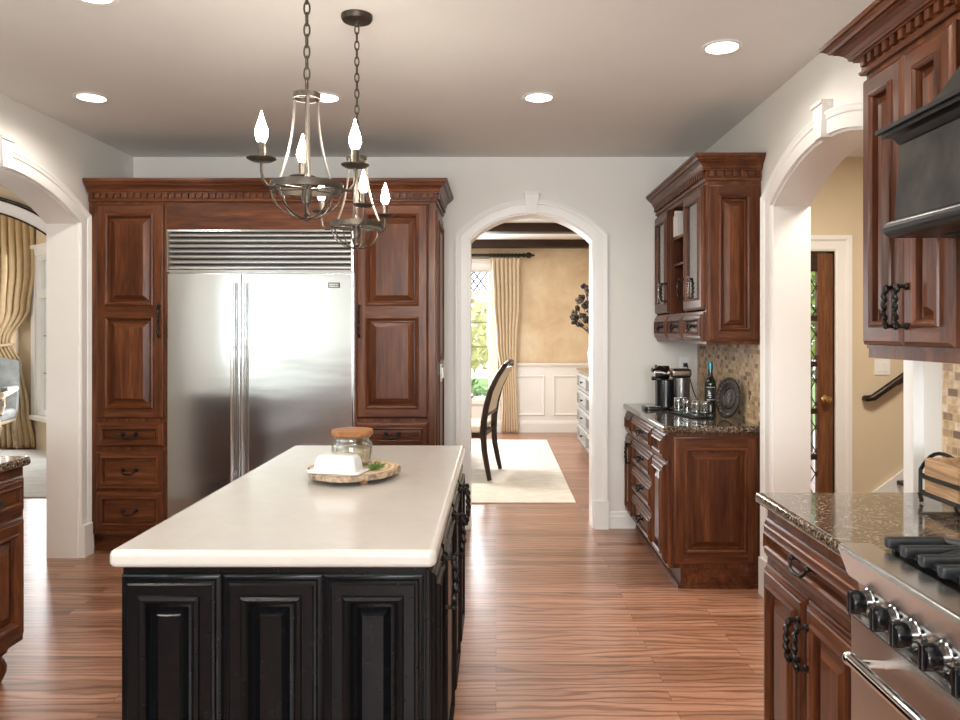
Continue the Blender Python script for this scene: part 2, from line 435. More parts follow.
sbox('floor', -9.1, -3.4, -.1, 5.2, 11.1, 0, floorm)
sbox('ceiling', XL, -3.2, ZC, XR, YB, ZC+.1, ceilp)
sbox('ceiling_dining', XL, YB+.2, 2.75, 1.6, 10.95, 2.85, whitep)
sbox('ceiling_living', -9.0, 3.25, 3.3, XL-.2, 9.7, 3.4, ceilp)
sbox('ceiling_hall', XR+.2, 1.2, ZC, 5.0, YB, ZC+.1, whitep)
AB = (.262, .462, 2.128, .20); AL = (4.10, .78, 2.15, .20); AR = (3.44, .678, 2.138, .20)
wall('wall_back', XL, XR+.2, ZC+.02, .2, mb_, wallp, [AB])
LW = [(-2.55, -.92, 1.0, 2.24), (-.86, .70, 1.0, 2.24), (.76, 2.35, 1.0, 2.24)]
wall('wall_left', -3.2, 8.6, 3.32, .2, ml_, wallp, [AL], LW)
wall('wall_right', -3.2, YB, ZC+.02, .2, mr_, wallp, [AR])
RW = [(-1.17, -.02, .95, 2.35), (.11, 1.26, .95, 2.35)]
wall('wall_rear', XL, XR, ZC+.02, .2, lambda u, v, z: (u, -3.2+v, z), wallp, rects=RW)
# dining room
DW = (-1.90, -.06, .46, 2.36)
wall('wall_dining_back', XL, 1.6, 2.76, .15, lambda u, v, z: (u, 10.95-v, z), fauxp, rects=[DW])
sbox('wall_dining_right', 1.6, YB+.2, 0, 1.75, 11.1, 2.76, fauxp)
# living room with its bay
sbox('wall_living_left', -9.15, 3.25, 0, -9.0, 8.6, 3.32, tanp)
sbox('wall_living_front', -9.15, 3.1, 0, XL-.2, 3.25, 3.32, tanp)
AV = (-6.05, 1.5, 2.0, .85)
wall('wall_living_back', -9.0, XL-.2, 3.32, .14, lambda u, v, z: (u, 8.6-v, z), tanp, [AV])
sbox('ceiling_bay', -7.7, 8.74, 2.95, -4.4, 9.75, 3.05, tanp)
P1, P2 = Vector((-5.80, 9.5, 0)), Vector((-4.98, 8.78, 0)); dB = (P2-P1).normalized(); nB = Vector((dB.y, -dB.x, 0))
if nB.y > 0: nB = -nB
LB = (P2-P1).length
mB = lambda u, v, z: tuple(P1+dB*u+nB*v+Vector((0, 0, z)))
WB = (.16, .94, .42, 2.38)
wall('wall_bay_angle', 0, LB, 2.96, .12, mB, tanp, rects=[WB])
WC = (-6.85, -6.05, .42, 2.38)
wall('wall_bay_back', -7.0, -5.80, 2.96, .12, lambda u, v, z: (u, 9.5-v, z), tanp, rects=[WC])
Q1, Q2 = Vector((-7.82, 8.78, 0)), Vector((-7.0, 9.5, 0)); dQ = (Q2-Q1).normalized(); nQ = Vector((dQ.y, -dQ.x, 0))
wall('wall_bay_left', 0, (Q2-Q1).length, 2.96, .12, lambda u, v, z: tuple(Q1+dQ*u+nQ*v+Vector((0,0,z))), tanp)
# hall
HD = (1.72, 2.50, 0, 2.045)
wall('wall_hall_back', XR+.2, 5.0, ZC+.02, .15, lambda u, v, z: (u, YB-v, z), tanp, rects=[HD])
sbox('wall_hall_right', 5.0, 1.2, 0, 5.15, YB+.15, ZC, tanp)
sbox('wall_hall_front', XR+.2, 1.05, 0, 5.15, 1.2, ZC, tanp)

# casings, keystones, baseboards
CAS = [(0, 0), (0, .019), (.012, .022), (.060, .022), (.066, .028), (.080, .030), (.088, .036), (.097, .036), (.097, 0)]
def casing(name, A, mp, th=.2, key=True):
    uc, half, s_, rise = A; b = MB()
    path = [(uc-half, 0)] + arc(*A) + [(uc+half, 0)]
    b.sweep(path, CAS, mp)
    b.sweep(path, [(0, .0), (-.012, .0), (-.012, -th), (0, -th)], mp)
    for sg in (-1, 1):                                   # plinth blocks
        u = uc+sg*half; b.prism([(u-sg*.004, 0), (u+sg*.103, 0), (u+sg*.103, .205), (u-sg*.004, .205)], 0, .043, mp)
    if key:
        z = s_+rise
        b.prism([(uc-.036, z-.012), (uc+.036, z-.012), (uc+.052, z+.135), (uc-.052, z+.135)], 0, .046, mp)
        b.prism([(uc-.056, z+.135), (uc+.056, z+.135), (uc+.060, z+.150), (uc-.060, z+.150)], 0, .056, mp)
    return struct(b.build(name, trimp))
casing('trim_1', AB, mb_); casing('trim_2', AL, ml_); casing('trim_3', AR, mr_)
BBP = [(0, 0), (.016, 0), (.016, .085), (.011, .098), (.011, .112), (.006, .124), (0, .126)]
def baseboard(name, runs, mp):
    b = MB()
    for u0, u1 in runs: b.prism([(v, z) for v, z in BBP], u0, u1, lambda v, u, z: mp(u, v, z))
    return struct(b.build(name, trimp, smooth=False))
baseboard('baseboard_back', [(-.39, -.305), (.83, 1.03)], mb_)
baseboard('baseboard_left', [(5.0, 5.04)], ml_)
baseboard('baseboard_right', [(4.225, 4.29), (2.51, 2.655)], mr_)
baseboard('baseboard_rear', [(XL+.02, XR-.02)], lambda u, v, z: (u, -3.2+v, z))
# backsplashes
sbox('trim_4', XR-.012, 4.30, .918, XR, YB, 1.38, tilem)
sbox('trim_5', XR-.012, .3, .918, XR, 2.535, 1.72, tilem)
# ceiling beams of the dining room
sbox('trim_6', XL, 10.74, 2.645, 1.6, 10.95, 2.75, beamwood); sbox('trim_7', XL, 9.10, 2.645, 1.6, 9.30, 2.75, beamwood)
# wainscot
b = MB(); m10 = lambda u, v, z: (u, 10.95-v, z)
b.box(.06, 10.93, 0, 1.6, 10.95, .96); b.box(XL, 10.93, 0, .06, 10.95, .44)
b.prism([(v, z) for v, z in [(0,.95),(.03,.95),(.035,.965),(.05,.972),(.05,.992),(0,.997)]], .05, 1.6, lambda v, u, z: (u, 10.93-v, z))
b.prism([(v, z) for v, z in [(0,0),(.025,0),(.025,.13),(.012,.16),(0,.17)]], XL, 1.6, lambda v, u, z: (u, 10.93-v, z))
for u0, u1 in ((.26, .70), (.82, 1.26), (1.36, 1.56)):
    b.sweep([(u0, .24), (u0, .82), (u1, .82), (u1, .24)], [(0, 0), (0, .012), (-.012, .02), (-.03, .012), (-.03, 0)], lambda u, v, z: (u, 10.93-v, z), closed=True)
struct(b.build('trim_8', whitep, smooth=False))
# living-room arch moulding
b = MB(); pathv = [(AV[0]-AV[1], 0)] + arc(*AV, n=40) + [(AV[0]+AV[1], 0)]; mv = lambda u, v, z: (u, 8.6-v, z)
b.sweep(pathv, [(0,0),(0,.03),(.09,.04),(.105,.05),(.13,.05),(.13,0)], mv); b.sweep(pathv, [(0,0),(-.015,0),(-.015,-.14),(0,-.14)], mv)
b.m(1).sweep(pathv, [(.13,0),(.13,.055),(.147,.055),(.147,0)], mv); b.sweep(pathv, [(.162,0),(.162,.04),(.172,.04),(.172,0)], mv); b.sweep(pathv, [(-.016,.0),(-.016,.035),(.004,.035),(.004,0)], mv)
struct(b.build('trim_9', [trimp, dkwood]))
# windows
def window(name, u0, u1, z0, z1, mp, transom=None, bars=(1, 2), diamond=False, th=.12, cas=.09):
    b = MB(); f = .05
    b.sweep([(u0, z0), (u0, z1), (u1, z1), (u1, z0)], [(0, -th), (-f, -th+.02), (-f, -.03), (-.02, -.0), (0, 0)], mp, closed=True)
    b.sweep([(u0, z0), (u0, z1), (u1, z1), (u1, z0)], [(0, 0), (0, .02), (cas*.75, .025), (cas, .035), (cas, 0)], mp)
    b.prism([(u0-cas-.03, z0-.05), (u1+cas+.03, z0-.05), (u1+cas+.03, z0), (u0-cas-.03, z0)], 0, .07, mp)
    b.prism([(u0-cas-.02, z1+cas), (u1+cas+.02, z1+cas), (u1+cas+.04, z1+cas+.04), (u0-cas-.04, z1+cas+.04)], 0, .05, mp)
    zt = z1-f
    if transom: b.prism([(u0, z1-transom-.1), (u1, z1-transom-.1), (u1, z1-transom), (u0, z1-transom)], -.1, -.03, mp); zt = z1-transom-.1
    o = struct(b.build(name, trimp, smooth=False))
    g = MB(); gz0, gz1 = z0+f, z1-f; gu0, gu1 = u0+f, u1-f
    n, r = bars
    for k in range(1, n): u = gu0+(gu1-gu0)*k/n; g.prism([(u-.035, gz0), (u+.035, gz0), (u+.035, gz1), (u-.035, gz1)], -.09, -.04, mp)
    g.m(1)
    for k in range(1, r): z = gz0+(zt-gz0)*k/r; g.prism([(gu0, z-.004), (gu1, z-.004), (gu1, z+.004), (gu0, z+.004)], -.075, -.06, mp)
    for j in range(n):
        for q in (1, 2):
            u = gu0+(gu1-gu0)*(j+q/3)/n; g.prism([(u-.003, gz0), (u+.003, gz0), (u+.003, zt), (u-.003, zt)], -.072, -.063, mp)
    if diamond and transom:
        a0, a1 = z1-transom, z1-f; H = a1-a0; sp = .20
        k = gu0-H
        while k < gu1:
            for sl in (1, -1):
                pa, pb = (k, a0), (k+H*.72, a1)
                if sl < 0: pa, pb = (k, a1), (k+H*.72, a0)
                if gu0 <= pa[0] and pb[0] <= gu1:
                    g.tube([mp(pa[0], -.068, pa[1]), mp(pb[0], -.068, pb[1])], .010, 5)
            k += sp*.5
    g.build('mullion', [trimp, leadm], o, smooth=False)
    p = MB(); p.prism([(gu0, gz0), (gu1, gz0), (gu1, gz1), (gu0, gz1)], -.070, -.066, mp); p.build('pane', glassm, o, smooth=False)
    return o
window('window_1', *DW[:2], DW[2], DW[3], lambda u, v, z: (u, 10.95-v, z), transom=.32, bars=(2, 4), diamond=True)
window('window_2', WB[0], WB[1], WB[2], WB[3], mB, transom=.42, bars=(1, 3))
window('window_3', WC[0], WC[1], WC[2], WC[3], lambda u, v, z: (u, 9.5-v, z), transom=.42, bars=(1, 3))
for k, r in enumerate(RW): window('window_%d' % (4+k), r[0], r[1], r[2], r[3], lambda u, v, z: (u, -3.2+v, z), bars=(1, 2))

for k, r in enumerate(LW): window('window_%d' % (6+k), r[0], r[1], r[2], r[3], ml_, bars=(1, 2), cas=.02)

# hall door: casing + leaf + glass
b = MB(); mh = lambda u, v, z: (u, YB-v, z)
b.sweep([(HD[0], 0), (HD[0], HD[3]), (HD[1], HD[3]), (HD[1], 0)], [(0, -.1), (0, .02), (.015, .028), (.07, .028), (.085, .04), (.115, .04), (.115, 0), (.01, 0), (.01, -.1)], mh)
struct(b.build('trim_10', trimp, smooth=False))
b = MB(); x0, x1, y0, y1 = 1.735, 2.4995, YB+.02, YB+.062
b.box(x0, y0, .01, x0+.115, y1, 2.035); b.box(x1-.115, y0, .01, x1, y1, 2.035)
PZ = [(.22, .50), (.54, .84), (.88, 1.19), (1.23, 1.53), (1.57, 1.90)]
b.m(1).box(x0+.115, y0, .01, x1-.115, y1, .22); b.box(x0+.115, y0, 1.90, x1-.115, y1, 2.035)
for (a, c), (d, e) in zip(PZ, PZ[1:]): b.box(x0+.115, y0+.004, c, x1-.115, y1-.004, d)
door = struct(b.build('door_1', [doorwood, beamwood], smooth=False))
p = MB(); p.box(x0+.115, y0+.018, .22, x1-.115, y0+.024, 1.90); p.build('pane', glassm, door, smooth=False)
g = MB(); u0, u1 = x0+.115, x1-.115; H = 1.90-.22; sp = .105
for k in range(-24, 24):
    for sl in (1.65, -1.65):
        pts = []
        za, zb = .22, 1.90
        ua = u0 + k*sp; ub = ua + (zb-za)/sl
        lo, hi = max(0, min((u0-ua)/(ub-ua), (u1-ua)/(ub-ua))), min(1, max((u0-ua)/(ub-ua), (u1-ua)/(ub-ua)))
        if hi > lo+.02: g.tube([(ua+(ub-ua)*t, y0+.015, za+(zb-za)*t) for t in (lo, hi)], .004, 4)
g.build('leaded_lattice', leadm, door)
k = MB(); k.lathe([(.001, 0), (.028, -.002), (.028, -.008), (.011, -.014), (.010, -.035), (.022, -.042), (.029, -.055), (.024, -.07), (.001, -.075)], 16, (x1-.062, y0, .955), 'Y', False)
k.build('door_knob', goldm, door)

# outdoors
sbox('lawn', -14, 11.1, -.3, 10, 26, -.15, lawnm); sbox('driveway', -3.5, 12.6, -.15, 2.2, 19, -.145, pavem)
sbox('lawn_bay', -14, 9.8, -.3, -2.9, 11.1, -.15, lawnm)
def shrub(name, label, cat, c, r, h, n, m_, size, trunk=0):
    o = thing(name, label, cat, c)
    bb = MB(); rnd = random.Random(hash((round(c[0], 2), n)) & 255)
    for _ in range(n):
        d = Vector((rnd.gauss(0, 1), rnd.gauss(0, 1), rnd.gauss(0, 1))).normalized()*(rnd.random()**.45)
        p = Vector((d.x*r, d.y*r, trunk+h/2+d.z*h/2))
        a = Vector((rnd.gauss(0, 1), rnd.gauss(0, 1), rnd.gauss(0, 1))).normalized(); q = a.orthogonal().normalized()
        s_ = size*(.6+.8*rnd.random())
        bb.raw([p-a*s_, p+q*s_*.5, p+a*s_, p-q*s_*.5], [(0, 1, 2, 3)])
    bb.build('foliage', m_, o, smooth=False)
    t = MB(); t.tube([(0, 0, 0), (.03, .02, trunk+h*.3), (-.02, 0, trunk+h*.6)], [.09 if trunk else .03, .05 if trunk else .02, .02]); t.build('trunk' if trunk else 'stem', barkm, o)
shrub('tree', 'yellow green leafy tree beyond the dining room window', 'tree', (-.75, 15.5, -.15), 1.5, 1.5, 1100, leafy, .12, .75)
shrub('shrub', 'low bright green shrub under the dining room window', 'shrub', (-.55, 12.2, -.15), .55, .85, 500, leafd, .07)
shrub('tree', 'light green tree beyond the leaded glass hall door', 'tree', (3.75, 9.2, -.15), 1.1, 2.2, 1300, leafm, .10, .9)
sbox('lawn_porch', 1.75, 5.82, -.3, 10, 11.1, -.15, pavem)

# ------------------------------------------------------------------ cabinetry
def rings(b, x0, z0, x1, z1, prof, cap=False):
    """concentric rectangles facing -y; slot 0 on stiles, 1 on rails"""
    vs, fs, ms = [], [], []
    for ins, y in prof: vs += [(x0+ins, y, z0+ins), (x1-ins, y, z0+ins), (x1-ins, y, z1-ins), (x0+ins, y, z1-ins)]
    for i in range(len(prof)-1):
        for k in range(4):
            k2 = (k+1) % 4; fs.append((i*4+k, i*4+k2, (i+1)*4+k2, (i+1)*4+k)); ms.append(1 if k in (0, 2) else 0)
    if cap: n = (len(prof)-1)*4; fs.append((n, n+1, n+2, n+3)); ms.append(0 if cap == 'V' else 1)
    b.raw(vs, fs, ms)
def panel_front(name, parent, x0, z0, x1, z1, mats, y=0, t=.021, fr=.05, rails=(), flat=False, mould=.02, rot=0, loc=None, step=False, deep=.016, bevw=None):
    """a cabinet front: moulded frame with raised (or flat) panels as sub-parts"""
    w_, h_ = x1-x0, z1-z0
    cx = (x0+x1)/2
    b = MB(); X0, X1 = -w_/2, w_/2
    edge = [(0, 0), (0, -t*.5), (.004, -t*.72), (.008, -t*.8), (.013, -t)]
    if step: edge = [(0, 0), (0, -t*.35), (.006, -t*.5), (.010, -t*.55), (.013, -t*.8), (.018, -t*.85), (.022, -t)]
    e = edge[-1][0]
    rings(b, X0, 0, X1, h_, edge)
    zs = [fr]
    for (a, c) in rails: zs += [a, c]
    zs.append(h_-fr); ops = [(zs[i], zs[i+1]) for i in range(0, len(zs), 2)]
    ox0, ox1 = X0+fr, X1-fr
    b.m(0); b.raw([(X0+e, -t, e), (ox0, -t, e), (ox0, -t, h_-e), (X0+e, -t, h_-e)], [(0,1,2,3)]); b.raw([(ox1, -t, e), (X1-e, -t, e), (X1-e, -t, h_-e), (ox1, -t, h_-e)], [(0,1,2,3)])
    prev = e; b.m(1)
    for a, c in ops: b.raw([(ox0, -t, prev), (ox1, -t, prev), (ox1, -t, a), (ox0, -t, a)], [(0,1,2,3)]); prev = c
    b.raw([(ox0, -t, prev), (ox1, -t, prev), (ox1, -t, h_-e), (ox0, -t, h_-e)], [(0,1,2,3)])
    m_ = mould
    for a, c in ops: rings(b, ox0, a, ox1, c, [(0, -t), (.10*m_, -t-.006), (.40*m_, -t-.0095), (.66*m_, -t-.006), (.82*m_, -t-.001), (.9*m_, -t+deep), (m_+.001, -t+deep+.004)])
    L = loc if loc else (cx, y, z0)
    o = b.build(name, mats, parent, L, (0, 0, rot), angle=25)
    for a, c in ops:
        q = MB()
        if flat == 'glass':
            q.box(ox0+m_*.9, -t+.010, a+m_*.9, ox1-m_*.9, -t+.014, c-m_*.9); q.build('pane', cabglass, o, smooth=False); continue
        bw = min(.032, (ox1-ox0)*.16) if not flat else .004
        if bevw: bw = bevw
        pr = [(m_-.001, -t+deep+.003), (m_+.009, -t+deep)] + ([(m_+.011, -t+deep-.002), (m_+.011+bw, -t-.001)] if not flat else [])
        rings(q, ox0, a, ox1, c, pr, cap='V' if not flat else 'H')
        q.build('panel', mats, o, angle=25)
    return o
def twist_handle(parent, x, z, y=-.021, L=.135, m_=None):
    b = MB(); h = L/2
    for s_ in (-1, 1):
        b.lathe([(.001, 0), (.010, 0), (.011, -.004), (.006, -.008), (.0055, -.028)], 10, (0, 0, s_*h), 'Y')
        b.sphere((0, -.030, s_*h), .0085, 10, 6)
    n = 40; pts, rr = [], []
    for k in range(n+1):
        u = k/n; pts.append((.003*math.sin(u*PI*9), -.031-.006*math.sin(u*PI)+.003*math.cos(u*PI*9), -h+L*u)); rr.append(.0058+.0022*abs(math.sin(u*PI*7)))
    b.tube(pts, rr, 7)
    return b.build('handle', m_ or ironm, parent, (x, y, z))
def bail_pull(parent, x, z, y=-.021, W=.085):
    b = MB(); h = W/2
    for s_ in (-1, 1):
        b.lathe([(.001, 0), (.013, 0), (.014, -.003), (.007, -.008), (.006, -.020)], 10, (s_*h, 0, .006), 'Y'); b.sphere((s_*h, -.024, .006), .0085, 10, 6)
    pts = [(-h, -.024, .006), (-h+.006, -.030, -.010), (-h+.018, -.034, -.020), (-.012, -.036, -.021), (0, -.037, -.0215), (.012, -.036, -.021), (h-.018, -.034, -.020), (h-.006, -.030, -.010), (h, -.024, .006)]
    b.tube(pts, [.0045,.005,.0055,.006,.007,.006,.0055,.005,.0045], 8)
    return b.build('handle', ironm, parent, (x, y, z))
CROWN = [(0, 0), (.010, 0), (.014, .006), (.014, .014), (.009, .018), (.009, .056), (.024, .056), (.024, .062), (.030, .064), (.033, .070), (.033, .075), (.040, .087), (.050, .097), (.058, .101), (.058, .107), (.066, .107), (.070, .115), (.076, .121), (.076, .126), (.083, .126), (.083, .142), (0, .142)]
def crown(parent, path, z, mats=None, name='cornice', so=1, sz=1):
    """path of (x,y) with the room on its left"""
    b = MB(); b.m(1).sweep(path, [(o_*so, v*sz) for o_, v in CROWN], lambda u, v, w_: (u, w_, z+v))
    o = b.build(name, mats or CHERRY, parent, smooth=False)
    me = None
    for (ax, ay), (bx, by) in zip(path, path[1:]):
        L = math.hypot(bx-ax, by-ay); dx, dy = (bx-ax)/L, (by-ay)/L; nx, ny = -dy, dx
        n = int(L/.044)
        for k in range(n):
            c0 = (k+.5)*L/n; p = (ax+dx*c0+nx*.008*so, ay+dy*c0+ny*.008*so, z+.024*sz); ang = math.atan2(dy, dx)
            if me is None:
                me = MB().box(-.0115, 0, 0, .0115, .017, .030).build('dentil', mats[0] if mats else cherV, o, p, (0, 0, ang), smooth=False)
            else:
                q = me.copy(); C.objects.link(q); q.location = p; q.rotation_euler = (0, 0, ang)
    return o
# sweep's left-of-travel is (-dy,dx): for a cabinet front at y=0 facing -y, travel from +x to -x.

# ---- refrigerator wall
YF = 4.974
def pantry(label, X0, X1, dx0, dx1, hx, side):
    cx = (X0+X1)/2; root = thing('pantry_cabinet', label, 'cabinet', (cx, YF, 0), 0, 'tall pantry cabinets beside the refrigerator')
    a, c = X0-cx, X1-cx; D = YB-YF-.002
    b = MB(); b.box(a, 0, .13, c, D, 2.30); b.build('body', CHERRY, root, smooth=False)
    k = MB(); k.m(1).box(a+(.0 if side < 0 else 0), .07, 0, c, D, .13); k.build('toe_kick', CHERRY, root, smooth=False)
    d = panel_front('door', root, dx0-cx, .885, dx1-cx, 2.285, CHERRY, fr=.062, rails=[(.665, .735)], mould=.026)
    twist_handle(d, hx-(dx0+dx1)/2, .635, L=.20)
    for z0, z1 in ((.70, .86), (.42, .672), (.155, .405)):
        q = panel_front('drawer', root, dx0-cx, z0, dx1-cx, z1, CHERRY, fr=.034, mould=.018, flat=True)
        bail_pull(q, 0, (z1-z0)/2, y=-.010)
    if side > 0:
        e = panel_front('end_panel', root, 0, 0, .54, 2.1, CHERRY, fr=.06, rails=[(1.0, 1.08)], rot=PI/2, loc=(c, D/2+.01, .16), t=.012)
    return root
pantry('tall cherry pantry cabinet between the side arch and the refrigerator', -2.662, -2.154, -2.612, -2.170, -2.190, -1)
PR = pantry('tall cherry pantry cabinet between the refrigerator and the dining room arch', -.928, -.397, -.913, -.442, -.893, 1)
b = MB(); b.m(1).box(-2.153, YF+.002, 2.122, -.929, YB-.003, 2.299)
o = b.build('header_panel', CHERRY, smooth=False); tag(o, 'wide cherry header panel directly above the refrigerator grille', 'cabinet')
o = thing('cornice', 'cherry dentil cornice running across the refrigerator and pantry tops', 'cornice', (-1.5, YF, 2.30))
crown(o, [(-.397+1.5, YB-YF-.003), (-.397+1.5, 0), (-2.662+1.5, 0)], 0, name='molding')
b = MB().box(-2.66+1.5, .001, 0, -.398+1.5, YB-YF-.004, .004); b.build('top_board', cherH, o, smooth=False)

fr = thing('refrigerator', 'wide stainless side by side refrigerator built in between cherry cabinets', 'refrigerator', (-1.5415, YF, 0))
fw = .609
b = MB(); b.box(-fw, .02, .10, fw, .60, 2.118); b.build('body', steelm, fr, smooth=False)
b = MB(); b.box(-fw, .07, 0, fw, .6, .10); b.build('toe_kick', blackm, fr, smooth=False)
g = MB(); gz0, gz1 = 1.842, 2.118
g.sweep([(-fw, gz0), (-fw, gz1), (fw, gz1), (fw, gz0)], [(0, .02), (0, -.012), (-.012, -.014), (-.016, -.004), (-.016, .02)], lambda u, v, z: (u, v, z), closed=True)
g.build('grille_frame', steelm, fr, smooth=False)
b = MB(); b.box(-fw+.014, .014, gz0+.01, fw-.014, .022, gz1-.01); b.build('grille_back', blackm, fr, smooth=False)
nl = 7; ph = (gz1-gz0-.03)/nl
for k in range(nl):
    s_ = MB(); z = gz0+.015+k*ph
    pr = [(.012, z+.002), (-.004, z+.004), (-.010, z+.010), (-.010, z+.017), (-.004, z+ph*.72), (.014, z+ph*.86)]
    s_.prism(pr, -fw+.016, fw-.016, lambda v, u, zz: (u, v, zz)); s_.build('grille_slat', steelm, fr)
sp = -1.666+1.5415
for (a, c, hx) in ((-fw+.003, sp-.004, sp-.042), (sp+.004, fw-.003, sp+.028)):
    d = MB(); d.box(a, -.012, .105, c, .018, 1.832, .006); do = d.build('door', fridgem, fr)
    h = MB(); h.tube([(hx, -.052, .45), (hx, -.052, 1.775)], .0115, 14)
    for z in (.52, 1.35, 1.70): h.lathe([(.007, -.052), (.007, -.012)], 8, (hx, 0, z), 'Y')
    h.build('handle', chromem, do)
    if a > sp:
        e = MB(); bx, bz = (334.5-496)/152.8+1.5415, 1.456+(331-285.3)/152.8
        e.box(bx-.038, -.0145, bz-.017, bx+.038, -.0118, bz+.017, .002); bo = e.build('badge', plain('badge_dark', (.05,.05,.05), .3, .5), do)
        e = MB()
        for r_, n_ in ((.006, 6), (-.007, 6)):
            for k in range(n_): e.box(bx-.031+k*.0105, -.0155, bz+r_-.0045, bx-.031+k*.0105+.0075, -.0144, bz+r_+.0045)
        e.build('badge_lettering', chromem, do, smooth=False)
# switch on the pantry side
sw = thing('light_switch', 'white double light switch on the side of the pantry cabinet', 'switch', (-.381, 5.22, 1.17), PI/2)
b = MB(); b.box(-.06, -.010, -.06, .06, 0, .06, .003); b.build('switch_plate', plastic, sw)
for x in (-.025, .025): b = MB(); b.box(x-.016, -.022, -.035, x+.016, -.008, .035, .002); b.build('rocker', plastic, sw)

# ---- island
IX0, IX1, IY0, IY1, IZ = -.905, -.172, 1.845, 3.475, .888
isl = thing('kitchen_island', 'black painted kitchen island with raised panels under pale quartz', 'island', ((IX0+IX1)/2, IY0, 0))
cx = (IX0+IX1)/2; hw = (IX1-IX0)/2; IL = IY1-IY0; BP = [BLACKP, BLACKP]
b = MB(); b.box(-hw, 0, .10, hw, IL, IZ); b.build('body', BLACKP, isl, smooth=False)
b = MB(); b.box(-hw+.06, .06, 0, hw-.06, IL-.06, .10); b.build('toe_kick', BLACKP, isl, smooth=False)
pw = (424-122)/412/3
for k in range(3):
    x = -hw+.001+k*pw
    panel_front('end_panel', isl, x, .13, x+pw-.004, .868, BP, fr=.046, mould=.024, step=True, t=.024, deep=.016, bevw=.014)
ys = [(.022, .292), (.300, .790), (.800, 1.205), (1.213, 1.61)]
for k, (a, c) in enumerate(ys):
    d = panel_front('door', isl, 0, 0, c-a, .74, BP, fr=.05, mould=.02, step=True, rot=PI/2, loc=(hw, (a+c)/2, .13), t=.024)
    twist_handle(d, (c-a)/2-.035 if k < 3 else -(c-a)/2+.035, .63, y=-.024, L=.135)
for k, (a, c) in enumerate([(.022, .55), (.558, 1.08), (1.088, 1.61)]):
    panel_front('door', isl, 0, 0, c-a, .74, BP, fr=.055, mould=.02, step=True, rot=-PI/2, loc=(-hw, (a+c)/2, .13), t=.022)
b = MB(); b.slab(-.931, 1.815, -.143, 3.507, IZ, .930, .022, .014)
tag(b.build('countertop', quartzm), 'cream quartz worktop with rounded corners on the black island', 'countertop')

# ---- coffee corner: base cabinet, counter, upper cabinet
NE = 4.30
W = YB-NE-.002; NX = .973
nb = thing('base_cabinet', 'cherry base cabinet with drawer stack and panelled end under the coffee maker', 'cabinet', (NX, NE+W/2, 0), -PI/2)
D = XR-NX-.001; h2 = W/2
b = MB(); b.box(-h2, 0, .115, h2, D, .882); b.build('body', CHERRY, nb, smooth=False)
b = MB(); b.m(1).box(-h2, .07, 0, h2, D, .115); b.box(-h2, .055, 0, h2+.008, D, .022); b.build('toe_kick', CHERRY, nb, smooth=False)
def lx(Y): return (NE+W/2)-Y
for (a, c, kind) in ((5.605, 5.35, 'n'), (5.33, 4.665, 'd'), (4.645, 4.325, 'n')):
    A, B_ = lx(a), lx(c)
    if kind == 'd':
        for z0, z1 in ((.715, .865), (.53, .70), (.335, .515), (.13, .32)):
            q = panel_front('drawer', nb, A, z0, B_, z1, CHERRY, fr=.034, mould=.018, flat=True, t=.024, step=True); bail_pull(q, 0, (z1-z0)/2, y=-.014)
    else:
        q = panel_front('drawer', nb, A, .715, B_, .865, CHERRY, fr=.034, mould=.018, flat=True, t=.024, step=True)
        d = panel_front('door', nb, A, .13, B_, .70, CHERRY, fr=.045, mould=.018, t=.024, step=True)
        if a > 5: twist_handle(d, (B_-A)/2-.03, .46)
panel_front('end_panel', nb, 0, 0, D-.05, .72, CHERRY, fr=.060, mould=.026, rot=PI/2, loc=(h2, D/2+.005, .140), t=.014)
b = MB(); b.slab(.940, NE-.03, XR-.001, YB-.001, .883, .921, .02, .012, corners=(0,0,0,1))
tag(b.build('countertop', granitem), 'brown granite worktop under the coffee maker', 'countertop')

UX = 1.19; D = XR-UX-.001
nu = thing('wall_cabinet', 'cherry wall cabinet with glass doors and open shelves above the coffee maker', 'cabinet', (UX, NE+W/2, 1.38), -PI/2)
b = MB(); oa, oc = lx(5.18), lx(4.77)
b.box(-h2, 0, 0, h2, D, .19); b.box(-h2, 0, .90, h2, D, .925); b.box(-h2, D-.015, .19, h2, D, .90)
for x0, x1 in ((-h2, -h2+.02), (oa-.02, oa), (oc, oc+.02), (h2-.02, h2)): b.box(x0, 0, .19, x1, D-.015, .90)
b.build('body', CHERRY, nu, smooth=False)
for z in (.511, .691): b = MB(); b.m(1).box(oa, .02, z, oc, D-.015, z+.018, .004); b.build('shelf', CHERRY, nu)
for n_, (a, c) in enumerate(((5.605, 5.19), (4.76, 4.325))):
    d = panel_front('door', nu, lx(a), .20, lx(c), .905, CHERRY, fr=.055, mould=.018, flat='glass'); A, B_ = lx(a), lx(c)
    twist_handle(d, ((B_-A)/2-.028)*(1 if n_ == 0 else -1), .14, L=.12)
for (a, c) in ((5.605, 5.19), (5.18, 4.77), (4.76, 4.325)):
    q = panel_front('drawer', nu, lx(a), .015, lx(c), .185, CHERRY, fr=.034, mould=.018, flat=True, step=True, t=.024); bail_pull(q, 0, .085, y=-.014, W=.07)
panel_front('end_panel', nu, 0, 0, D-.012, .885, CHERRY, fr=.058, mould=.024, rot=PI/2, loc=(h2, D/2, .018), t=.016)
crown(nu, [(h2, D), (h2, 0), (-h2, 0)], .925)
for k, (dy, hh, m_) in enumerate(((0, .150, porcelain), (.034, .172, labelw), (.066, .14, cream))):
    b = MB(); b.box(-.012, -.09, 0, .012, .09, hh, .002)
    o = b.build('booklet', m_, None, (UX+.10, 5.072+dy, 1.38+.7095), (0, 0, PI/2))
    tag(o, ['white booklet nearest the glass door on the top open shelf', 'tallest pale booklet in the middle of the top open shelf', 'cream booklet farthest back on the top open shelf'][k], 'book', 'booklets on the open shelf')

